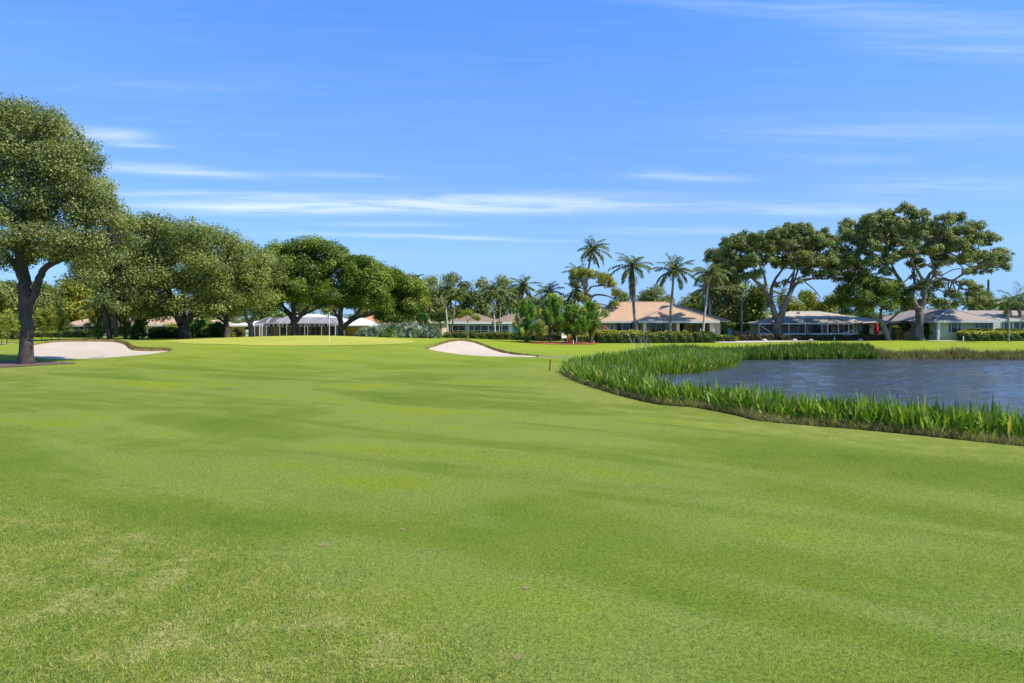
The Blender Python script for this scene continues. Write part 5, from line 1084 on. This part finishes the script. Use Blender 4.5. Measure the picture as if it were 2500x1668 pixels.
# --- smaller tile roofed house
T = thing('house', (WX(200, 84), 84, 0), 'small cream house with pink tile roof behind the left bunker', 'house')
b = MB(); e = WZ(793, 80); hip(b, WX(144, 80), WX(262, 80), 80, 90, e, WZ(773, 85)); roof = b.build('roof', R_PINK, T); b = MB(); fascia(b, WX(144, 80), WX(262, 80), 80, 90, e, .2); b.build('fascia', OFFW, roof)
b = MB(); b.box(WX(150, 81), WX(256, 81), 81, 89, FZ, e - .121); b.build('wall', WALL_CREAM, T); window(T, 182, 204, 797, 809, 81, (193,)); window(T, 225, 236, 798, 809, 81)
# --- orange roof and grey roof glimpsed behind
T = thing('house', (WX(893, 104), 104, 0), 'house with orange tile roof glimpsed between the dense trees', 'house')
b = MB(); e = WZ(790, 98); hip(b, WX(850, 98), WX(950, 98), 98, 106, e, WZ(770, 102)); b.build('roof', R_ORANGE, T); b = MB(); b.box(WX(855, 99), WX(945, 99), 99, 105, FZ, e - .121); b.build('wall', WALL_CREAM, T); window(T, 880, 895, 796, 810, 99)
T = thing('house', (WX(1040, 94), 94, 0), 'house with dark grey-brown roof mostly hidden behind the palmettos', 'house')
b = MB(); e = WZ(788, 90); hip(b, WX(1000, 90), WX(1086, 90), 90, 98, e, WZ(772, 94)); b.build('roof', R_GREY, T); b = MB(); b.box(WX(1005, 91), WX(1080, 91), 91, 97, FZ, e - .121); b.build('wall', WALL_TAN, T); window(T, 1040, 1060, 795, 810, 91)

# ------------------------------------------------------------------ small things
# flagstick
Yp = 50.; x = WX(804, Yp); zb = gz(x, Yp); T = thing('flagstick', (x, Yp, zb), 'white flagstick standing in the hole on the putting green', 'golf flag')
b = MB(); b.tube([(x, Yp, zb - .1), (x, Yp, zb + 2.15)], [.022, .016], 8); b.build('pole', WHITE, T)
b = MB(); n = 9; vs = []; 
for k in range(n):
    q = k / (n - 1); vs += [(x - .015 - q * .26, Yp + math.sin(q * 6) * .05, zb + 2.12 - q * .30), (x - .015 - q * .13, Yp + math.sin(q * 6) * .05 + .02, zb + 1.72 - q * .10)]
b.add(vs, [(2 * k, 2 * k + 1, 2 * k + 3, 2 * k + 2) for k in range(n - 1)]); b.add([(v[0], v[1] + .006, v[2]) for v in vs], [(2 * k + 2, 2 * k + 3, 2 * k + 1, 2 * k) for k in range(n - 1)]); b.build('flag', m_plain('grey_white_flag', (.45, .45, .46), .7), T)
b = MB(); b.lathe((x, Yp, zb), [(.054, -.1), (.054, .021), (.046, .021), (.046, -.1)]); b.build('hole_cup', WHITE, T)
# red hazard stake
Ys = 26.3; x = WX(1342, Ys); zb = gz(x, Ys); T = thing('hazard_stake', (x, Ys, zb), 'square rust-red hazard stake on the grass left of the reeds', 'stake')
b = MB(); b.bar((x - .01, Ys, zb - .1), (x + .02, Ys, zb + .43), .05); b.build('post', m_plain('red_paint', (.34, .045, .02), .6), T)
b = MB(); b.bar((x + .02, Ys, zb + .43), (x + .021, Ys, zb + .455), .046); b.build('cap', m_plain('worn_red', (.42, .10, .06), .7), T)
def marker(px, base, h, Y, lab, mat=WHITE, g='white boundary stakes'):
    x = WX(px, Y); zb = gz(x, Y); T = thing('boundary_stake', (x, Y, zb), lab, 'stake', g)
    b = MB(); b.box(x - .035, x + .035, Y - .035, Y + .035, zb - .1, zb + h); b.add([(x - .035, Y - .035, zb + h), (x + .035, Y - .035, zb + h), (x + .035, Y + .035, zb + h), (x - .035, Y + .035, zb + h), (x, Y, zb + h + .04)], [(0, 1, 4), (1, 2, 4), (2, 3, 4), (3, 0, 4)]); b.build('post', mat, T)
marker(2037, 831, .42, 78.5, 'short white stake before the dark low hedge along the pool cage'); marker(2352, 830, .55, 75, 'white stake at the left end of the yellow-topped hedge'); marker(1408, 828, .55, 69.5, 'white stake by the low hedge left of the thick-trunked pine'); marker(1400, 838, .0 + .35, 64, 'tiny white stake in the mulch')
# sprinkler / divot tools: rakes lying at the bunkers
def rake(px, py, Y, rz, lab):
    x = WX(px, Y); zb = gz(x, Y); T = thing('bunker_rake', (x, Y, zb), lab, 'rake', 'rakes lying by the bunkers', rz)
    T.rotation_euler = (0, 0, 0); c, s = math.cos(rz), math.sin(rz)
    b = MB(); p0 = (x, Y, zb + .05); p1 = (x + c * 1.5, Y + s * 1.5, gz(x + c * 1.5, Y + s * 1.5) + .06); b.bar(p0, p1, .035); b.build('handle', GREYM, T)
    b = MB(); b.bar((x - s * .3, Y + c * .3, zb + .09), (x + s * .3, Y - c * .3, zb + .09), .05); 
    for k in range(9): u = -.28 + k * .07; b.bar((x - s * u, Y + c * u, zb + .09), (x - s * u, Y + c * u, zb), .015)
    b.build('head', BROWNTR, T)
rake(178, 872, 34.0, .1, 'grey rake lying on the grass between the nearest trunk and the left sand'); rake(1312, 873, 37.0, .05, 'rake lying at the right tip of the middle bunker')
# closed red umbrella with base
Yu = 82.; x = WX(2139.5, Yu); T = thing('patio_umbrella', (x, Yu, FZ), 'closed dark red umbrella before the peach wall', 'umbrella')
b = MB(); b.tube([(x, Yu, FZ), (x, Yu, 2.15)], .03); b.build('pole', GREYM, T); b = MB(); b.lathe((x, Yu, 0), [(.13, .72), (.27, .80), (.30, 1.1), (.24, 1.5), (.12, 2.0), (.03, 2.2)], 9); b.build('canopy', RED, T); b = MB(); b.lathe((x, Yu, FZ), [(.3, 0), (.3, .08), (.1, .12)]); b.build('base', GREYM, T)
# open blue umbrella
Yu = 79.; x = WX(1304, Yu); T = thing('patio_umbrella', (x, Yu, FZ), 'open blue umbrella behind the bushy left pine', 'umbrella')
b = MB(); b.tube([(x, Yu, FZ), (x, Yu, 2.2)], .03); b.build('pole', WHITE, T); b = MB(); b.lathe((x, Yu, WZ(790, Yu)), [(.95, -.05), (.95, 0), (.5, .22), (.03, .4)], 8); b.build('canopy', BLUEC, T)
b = MB(); b.box(x - .3, x + .45, Yu + .5, Yu + .56, FZ, WZ(793, Yu)); T2 = thing('privacy_panel', (x, Yu + .5, FZ), 'grey upright panel below the blue umbrella', 'panel'); b.build('panel', m_plain('grey_panel', (.40, .40, .44), .7), T2); b = MB(); b.box(x + .45, x + .50, Yu + .5, Yu + .56, FZ, WZ(792, Yu)); b.box(x - .35, x - .3, Yu + .5, Yu + .56, FZ, WZ(792, Yu)); b.build('frame', WHITE, T2)
# tilted red and white furled umbrella at the tan house
Yu = 79.; x = WX(1489, Yu); T = thing('patio_umbrella', (x, Yu, FZ), 'tilted furled red and white umbrella at the left of the tan house', 'umbrella')
b = MB(); b.bar((x + .1, Yu, 1.0), (x - .75, Yu, 1.62), .16); b.build('canopy', RED, T); b = MB(); b.bar((x + .55, Yu, .2), (x + .1, Yu, 1.0), .04); b.tube([(x + .5, Yu, FZ), (x + .5, Yu, .5)], .03); b.build('pole', WHITE, T)
b = MB(); b.bar((x + .12, Yu - .03, 1.08), (x - .73, Yu - .03, 1.70), .07); b.build('stripe', WHITE, T)
# white garden seat
Yu = 70.; x = WX(1378, Yu); zb = gz(x, Yu); T = thing('garden_chair', (x, Yu, zb), 'white plastic garden chair beyond the red mulch bed', 'chair')
MB().box(x - .28, x + .28, Yu - .28, Yu + .25, zb + .40, zb + .45).build('seat', WHITE, T); b = MB(); b.add([(x - .27, Yu + .25, zb + .45), (x + .27, Yu + .25, zb + .45), (x + .23, Yu + .38, zb + .95), (x - .23, Yu + .38, zb + .95), (x - .27, Yu + .29, zb + .45), (x + .27, Yu + .29, zb + .45), (x + .23, Yu + .42, zb + .95), (x - .23, Yu + .42, zb + .95)], [(0, 1, 2, 3), (5, 4, 7, 6), (0, 3, 7, 4), (1, 5, 6, 2), (3, 2, 6, 7), (0, 4, 5, 1)]); b.build('backrest', WHITE, T)
for i, j in ((-1, -1), (1, -1), (-1, 1), (1, 1)): MB().box(x + i * .25 - .025, x + i * .25 + .025, Yu - .015 + j * .25 - .025, Yu - .015 + j * .25 + .025, zb, zb + .40).build('leg', WHITE, T)
# patio table and chairs at the peach wall
Yu = 82.5; x = WX(2152, Yu); T = thing('patio_table', (x, Yu, FZ), 'pale patio table right of the red umbrella', 'table')
b = MB(); b.lathe((x, Yu, .62), [(.6, 0), (.6, .05)], 16); b.build('tabletop', WHITE, T); b = MB(); b.tube([(x, Yu, FZ), (x, Yu, .62)], .05); b.lathe((x, Yu, FZ), [(.3, 0), (.3, .04)]); b.build('pedestal', GREYM, T)
# potted plant
Yu = 83.; x = WX(2191, Yu); zb = gz(x, Yu); T = thing('potted_plant', (x, Yu, zb), 'terracotta pot with a grassy plant right of the peach wall', 'potted plant')
b = MB(); b.lathe((x, Yu, zb), [(.2, 0), (.3, .5), (.34, .5), (.34, .58), (.25, .58)], 12); b.build('pot', TERRA, T)
P = np.tile(np.array([[x, Yu, zb + .55]]), (160, 1)) + rng.normal(size=(160, 3)) * [.1, .1, 0]; V, Fq, m = blades(P, .9, .05, rng.uniform(.1, 1.0, 160), .9, 3, 'grass'); mesh_np('plant', V, Fq, STRAW, T, tint=np.repeat(rng.random(160), m))
# parked green cart
Yu = 90.; x = WX(2224, Yu); zb = gz(x, Yu); T = thing('golf_cart', (x, Yu, zb), 'dark green cart parked behind the pale oak trunk', 'golf cart')
CG = m_plain('cart_green', (.02, .09, .07), .4, .4); b = MB(); b.box(x - .95, x + .95, Yu - .55, Yu + .55, zb + .3, zb + .65); b.add([(x - .95, Yu - .5, zb + .65), (x - .2, Yu - .5, zb + .65), (x - .3, Yu - .5, zb + .9), (x - .85, Yu - .5, zb + .85), (x - .95, Yu + .5, zb + .65), (x - .2, Yu + .5, zb + .65), (x - .3, Yu + .5, zb + .9), (x - .85, Yu + .5, zb + .85)], [(0, 1, 2, 3), (5, 4, 7, 6), (3, 2, 6, 7), (0, 3, 7, 4), (1, 5, 6, 2)]); b.build('body', CG, T)
b = MB(); b.box(x - .1, x + .5, Yu - .5, Yu + .5, zb + .66, zb + .85); b.box(x + .4, x + .52, Yu - .5, Yu + .5, zb + .85, zb + 1.3); b.build('seat', WHITE, T); b = MB(); b.box(x - .7, x + .8, Yu - .58, Yu + .58, zb + 1.85, zb + 1.93); b.build('roof', WHITE, T)
for i in (-.65, .75):
    for j in (-.53, .53): MB().tube([(x + i, Yu + j, zb + .66), (x + i * .95, Yu + j, zb + 1.85)], .02).build('roof_post', GREYM, T)
for i in (-.62, .62):
    for j in (-.5, .5): 
        b = MB(); b.tube([(x + i, Yu + j - .09, zb + .22), (x + i, Yu + j + .09, zb + .22)], .22, 14); b.add([(x + i + .22 * math.cos(k * .4488), Yu + j - .09, zb + .22 + .22 * math.sin(k * .4488)) for k in range(14)], [tuple(range(14))]); b.build('wheel', BROWNTR, T)
# utility poles
for px, top, Y, r, mt, lab in ((1811, 742, 84, .13, POLE, 'pale grey utility pole among the dark trees left of the pool cage'), (2413, 684, 112, .2, BARKD, 'dark utility pole above the mauve roof')):
    x = WX(px, Y); zb = gz(x, Y); T = thing('utility_pole', (x, Y, zb), lab, 'pole'); b = MB(); b.tube([(x, Y, zb - .2), (x, Y, WZ(top, Y))], [r, r * .75], 10); b.build('shaft', mt, T); b = MB(); b.lathe((x, Y, WZ(top, Y)), [(r * .85, 0), (r * .85, .1), (r * .3, .16)], 10); b.build('cap', GREYM, T)
# garden ornament on the porch
Yu = 75.5; x = WX(1710, Yu); T = thing('stone_fountain', (x, Yu, 0), 'pale stone garden ornament behind the tan house hedge', 'ornament'); b = MB(); b.lathe((x, Yu, FZ), [(.28, 0), (.28, .1), (.1, .2), (.1, .75), (.38, .9), (.4, .98), (.05, .98)], 14); b.build('bowl', STONE, T); b = MB(); b.lathe((x, Yu, FZ), [(.07, .98), (.14, 1.1), (.12, 1.25), (.05, 1.4), (.08, 1.5), (.02, 1.6)], 10); b.build('finial', STONE, T)
# landscape rocks near the cage hedge
for px, py, lab in ((1866, 833, 'low pale rock left of the wide oak'), (1940, 829, 'pale rock under the dark low hedge, nearer the wide oak'), (1980, 829, 'pale rock under the dark low hedge, further right'), (2100, 830, 'greenish rock under the purple-brown hedge')):
    Y = 78.6; x = WX(px, Y); zb = gz(x, Y); b = MB(); V, Fq = [], []; nseg = 10
    b.lathe((x, Y, zb - .05), [(.28, 0), (.32, .1), (.24, .2), (.1, .26)], nseg); b.v = [(v[0] + rng.normal() * .03, v[1] + rng.normal() * .03, v[2] + rng.normal() * .02) for v in b.v]
    o_ = b.build('rock', STONE, None, True); tag(o_, lab, 'rock', 'rocks along the hedge')

# ------------------------------------------------------------------ path, mulch beds, divots
def sheet(name, P, mat, off=.012, rings=8):
    P = np.array(P); P = smooth_line(np.vstack([P[-2:], P, P[:2]]), 5)[10:10 + 5 * len(P)]; return ring_sheet(name, P, ground_z, mat, rings, off)
PATHM = m_plain('sandy_path', (.52, .43, .36), .9, .1, .12, 2); 
sheet('path', [(WX(1745, 69), 68.5), (WX(1800, 68), 67.5), (WX(1860, 70), 70), (WX(1905, 75), 74), (WX(1990, 78), 77.5), (WX(1860, 78), 78), (WX(1790, 75), 75), (WX(1750, 72), 71.5)], PATHM, .03)
sheet('path', [(WX(2262, 77), 77), (WX(2300, 74.5), 75), (WX(2350, 74.5), 75.2), (WX(2352, 77), 76.6), (WX(2300, 78), 77.6)], PATHM, .03)
m, t, o = mat_new('red_mulch'); n1 = noise(t, 9, 4, .7); c = RAMP(t, n1, [(.35, (.18, .045, .02)), (.5, (.40, .11, .05)), (.68, (.55, .22, .12))]); bsdf(t, o, c, .95, .1, bump=n1, bump_s=1, bump_d=.06); RMULCH = m
m, t, o = mat_new('brown_mulch'); n1 = noise(t, 14, 4, .75); c = RAMP(t, n1, [(.33, (.05, .032, .024)), (.5, (.15, .10, .075)), (.66, (.36, .25, .18))]); bsdf(t, o, c, .95, .1, bump=n1, bump_s=1, bump_d=.05); BMULCH = m
sheet('mulch_bed', [(WX(1270, 68), 69), (WX(1268, 65.5), 66), (WX(1320, 63), 64), (WX(1380, 62.5), 63.2), (WX(1452, 62.5), 63), (WX(1458, 67), 66.5), (WX(1450, 70), 69.5), (WX(1360, 70), 70)], RMULCH, .03)
sheet('mulch_bed', [(-25.2, 31.6), (-25.4, 29.6), (-23.6, 27.9), (-21.6, 27.8), (-20.9, 28.8), (-20.6, 30.0), (-19.8, 30.9), (-20.4, 31.5), (-21.9, 32.0), (-23.5, 32.3)], BMULCH, .02)
DIVOT = m_plain('bare_soil', (.25, .19, .09), .95, .05, .3, 60)
for px, py, r in ((790, 1337, .030), (983, 1299, .02), (277, 1077, .03), (1552, 1065, .03), (1262, 1620, .02), (735, 829, .12), (1285, 1447, .02)):
    Y = CAM_H * F / (py - HZ) if py > 900 else 52; x = WX(px, Y); th = np.linspace(0, 2 * np.pi, 13)[:-1]; P = np.stack([x + r * np.cos(th) * 1.3 * rng.uniform(.7, 1.2, 12), Y + r * np.sin(th) * rng.uniform(.7, 1.2, 12) * 1.6], -1)
    ring_sheet('divot', P, ground_z, DIVOT, 2, .004)

# ------------------------------------------------------------------ reeds, shore grass, blades of turf
def scatter_poly(P, n, test=None):
    x0, y0 = P.min(0); x1, y1 = P.max(0); out = np.zeros((0, 2))
    while len(out) < n:
        q = rng.uniform((x0, y0), (x1, y1), (n * 2, 2)); q = q[poly_sd(P, q[:, 0], q[:, 1]) > 0]; out = np.vstack([out, q])
    return out[:n]
NEARBED = np.array([(2.0, 26.2), (2.15, 22.5), (2.7, 19.4), (3.2, 17.0), (3.65, 16.0), (4.35, 15.5), (4.8, 14.3), (5.1, 13.4), (6.4, 12.4), (7.3, 11.5), (8.2, 10.7), (9.7, 9.7), (11.5, 9.1), (12.6, 10.6), (11.0, 11.7), (9.5, 12.9), (8.4, 13.5), (7.2, 14.6), (6.3, 15.5), (5.3, 16.4), (4.5, 17.2), (4.05, 18.8), (4.1, 21), (4.7, 26), (5.9, 30.6), (7.7, 32), (9.1, 33.0), (12, 37.3), (13.8, 41.5), (14.9, 44.6), (11, 46.8), (8, 40.5), (4.9, 32.5), (3.0, 28.4)])
FARBED = np.array([(11, 44.8), (15.2, 44.9), (20, 45.7), (24.6, 46.0), (25.2, 48.0), (20, 48.5), (12, 47.6)])
def reed_bed(name, label, P, n, leafm, hmin, hmax, w, dens_clump=True, flowers=0, per=5):
    q = scatter_poly(P, n)
    cl = .5 + .5 * np.sin(q[:, 0] * 1.9 + np.sin(q[:, 1] * 1.3) * 2) * np.sin(q[:, 1] * 1.5 + q[:, 0] * .6)
    q = q[rng.random(len(q)) < .55 + .45 * cl]; z = ground_z(q[:, 0], q[:, 1]); z = np.maximum(z, WATER_Z - .15)
    k = per; B = np.repeat(np.column_stack([q, z]), k, 0); B[:, :2] += rng.normal(size=(len(B), 2)) * .07
    edge = poly_sd(P, B[:, 0], B[:, 1]); hh = rng.uniform(hmin, hmax, len(B)) * (.72 + .28 * sstep(0, .8, edge)) * (.82 + .3 * np.repeat(cl[:len(q)] if len(cl) == len(q) else rng.random(len(q)), k))
    V, Fq, m = blades(B, hh, w * rng.uniform(.7, 1.3, len(B)), np.abs(rng.normal(0, .26, len(B))), rng.uniform(-.1, .8, len(B)) * (rng.random(len(B)) < .93) + (rng.random(len(B)) < .06) * 1.4, 3, 'reed')
    pt = np.repeat(rng.random(len(B) // k), k); T = .02 + .55 * pt + .38 * rng.random(len(B)); T = np.where(rng.random(len(B)) < .04 + .10 * (pt > .9), .99, np.minimum(T, .93)); parts = [(V, Fq, np.repeat(T, m))]
    V, Fq, T = cat(parts); o_ = mesh_np(name, V, Fq, leafm, None, tint=T); tag(o_, label, 'reeds', kind='stuff'); return q
NB_A = NEARBED
q = reed_bed('pickerel_weed', 'dense bright green pickerel weed along the near and left bank of the pond', NB_A, 18500, REED, .45, .96, .046, per=5)
reed_bed('pickerel_weed', 'darker green pickerel weed along the far bank of the pond', FARBED, 2600, REEDF, .75, 1.05, .07, per=5)
# flower spikes
fl = q[rng.random(len(q)) < .006]; z = ground_z(fl[:, 0], fl[:, 1]); B = np.column_stack([fl, np.maximum(z, WATER_Z) + .62])
V, Fq, m = blades(B, .14, .026, .1, .1, 3, 'lance'); o_ = mesh_np('pickerel_flowers', V, Fq, m_plain('violet_petal', (.20, .16, .50), .7), None); tag(o_, 'small violet flower spikes scattered in the near reeds', 'flowers', kind='stuff')
# dry grass skirt at the foot of the reeds
i0 = BANK; seg = rng.integers(0, len(BANK), 60000); tt = rng.random(60000)[:, None]; Pp = BANK[seg] * (1 - tt) + BANK[(seg + 1) % len(BANK)] * tt
Pp = Pp + rng.normal(size=Pp.shape) * .16; dist = np.hypot(Pp[:, 0], Pp[:, 1]); keep = (Pp[:, 1] < 30) & (Pp[:, 0] < 13) & (Pp[:, 0] > 1.5) & (poly_sd(BANK, Pp[:, 0], Pp[:, 1]) > -.05); Pp = Pp[keep][:17000]
# more of them inside the first half metre of the bed
ex = scatter_poly(NB_A, 16000); sdv = poly_sd(BANK, ex[:, 0], ex[:, 1]); ex = ex[(sdv < .75) & (ex[:, 1] < 30)]
Pp = np.vstack([Pp, ex]); B = np.column_stack([Pp, ground_z(Pp[:, 0], Pp[:, 1])]); n = len(B)
V, Fq, m = blades(B, rng.uniform(.10, .30, n), .010, rng.uniform(.1, .8, n), rng.uniform(.2, 1.3, n), 3, 'grass'); o_ = mesh_np('bank_grass', V, Fq, STRAW, None, tint=np.repeat(rng.random(n), m)); tag(o_, 'straw-coloured grass at the foot of the reeds', 'grass', kind='stuff')
# far right shore: tufts of tawny grass
sx_ = rng.uniform(24.2, 42, 17000); sy_ = np.interp(sx_, [24, 30, 36, 46], [47.9, 47.1, 46.7, 46.2]) - .55 + rng.normal(0, .38, 17000); cl = .5 + .5 * np.sin(sx_ * 1.7) * np.sin(sx_ * .63 + 1); k = rng.random(17000) < .35 + .65 * cl; sx_, sy_, cl = sx_[k], sy_[k], cl[k]
B = np.column_stack([sx_, sy_, np.maximum(ground_z(sx_, sy_), WATER_Z)]); n = len(B); V, Fq, m = blades(B, rng.uniform(.25, .65, n) * (.6 + .5 * cl), .035, rng.uniform(.1, .7, n), rng.uniform(.2, 1.1, n), 3, 'grass'); o_ = mesh_np('shore_grass', V, Fq, SHORE, None, tint=np.repeat(rng.random(n), m)); tag(o_, 'tawny tufted grass along the far right shore', 'grass', kind='stuff')
# rough fringe on the bunker lips
fp = []; LIPG = m_leaf('brown_lip_grass', (.05, .035, .015), (.13, .085, .035), (.26, .20, .07), trans=.1)
for b_ in BK.values():
    th = rng.uniform(-np.pi, np.pi, 9000); Rr = np.interp(th, b_.th, b_.r, period=2 * np.pi); Lr = np.interp(th, b_.th, b_.L, period=2 * np.pi); k = rng.random(9000) < np.clip(Lr / .12, .12, 1); th, Rr = th[k], Rr[k] + rng.uniform(-.02, .22, k.sum())
    fp.append(np.column_stack([b_.c[0] + Rr * np.cos(th), b_.c[1] + Rr * np.sin(th)]))
fp = np.vstack(fp); B = np.column_stack([fp, base_z(fp[:, 0], fp[:, 1]) - .03]); n = len(B); V, Fq, m = blades(B, rng.uniform(.03, .09, n), .018, rng.uniform(.1, .9, n), rng.uniform(0, 1.2, n), 2, 'grass'); o_ = mesh_np('lip_grass', V, Fq, LIPG, None, tint=np.repeat(rng.random(n) * .8, m)); tag(o_, 'ragged brown grass on the lips of the sand bunkers', 'grass', kind='stuff')
# a few tall thin stalks rising from the upper reeds
P_ = np.column_stack([rng.uniform(WX(1545, 42), WX(1590, 42), 26), rng.uniform(41, 43, 26)]); B = np.column_stack([P_, ground_z(P_[:, 0], P_[:, 1])]); V, Fq, m = blades(B, rng.uniform(1.1, 1.9, 26), .03, rng.uniform(0, .3, 26), .4, 3, 'grass'); o_ = mesh_np('tall_stalks', V, Fq, m_plain('pale_stalk', (.35, .35, .28), .8), None); tag(o_, 'pale tall seed stalks standing above the upper reeds', 'reeds', kind='stuff')
# blades of the turf near the camera
def turf(n, y0, y1, hmin, hmax, w, pw, region=None, straw=.06):
    y = y0 + (y1 - y0) * rng.random(n) ** pw; x = rng.uniform(-.80, .80, n) * y
    if region is not None:
        s = poly_sd(ROUGH_L, x, y) + rng.normal(0, .25, n); k = s > 0 if region else s <= .4; x, y = x[k], y[k]
    B = np.column_stack([x, y, ground_z(x, y) - .002]); n = len(B); f = .5 + .5 * np.sin(x * 2.3 + np.sin(y * 1.7) * 2) * np.sin(y * 2.9 + x)
    V, Fq, m = blades(B, rng.uniform(hmin, hmax, n), w, rng.uniform(.2, 1.2, n), rng.uniform(0, 1.0, n), 2, 'grass')
    T = .08 + .78 * rng.random(n); T = np.where(rng.random(n) < straw * (.3 + 1.6 * f), rng.uniform(.96, 1, n), T)
    return V, Fq, np.repeat(T, m)
V, Fq, T_ = cat([turf(210000, 2.9, 9.5, .008, .020, .0042, 1.15, None, .03), turf(150000, 2.9, 8.6, .014, .038, .0052, 1.1, True, .26)])
o_ = mesh_np('turf_grass', V, Fq, TURFB, None, tint=T_); tag(o_, 'short mown grass blades of the near fairway', 'grass', kind='stuff')
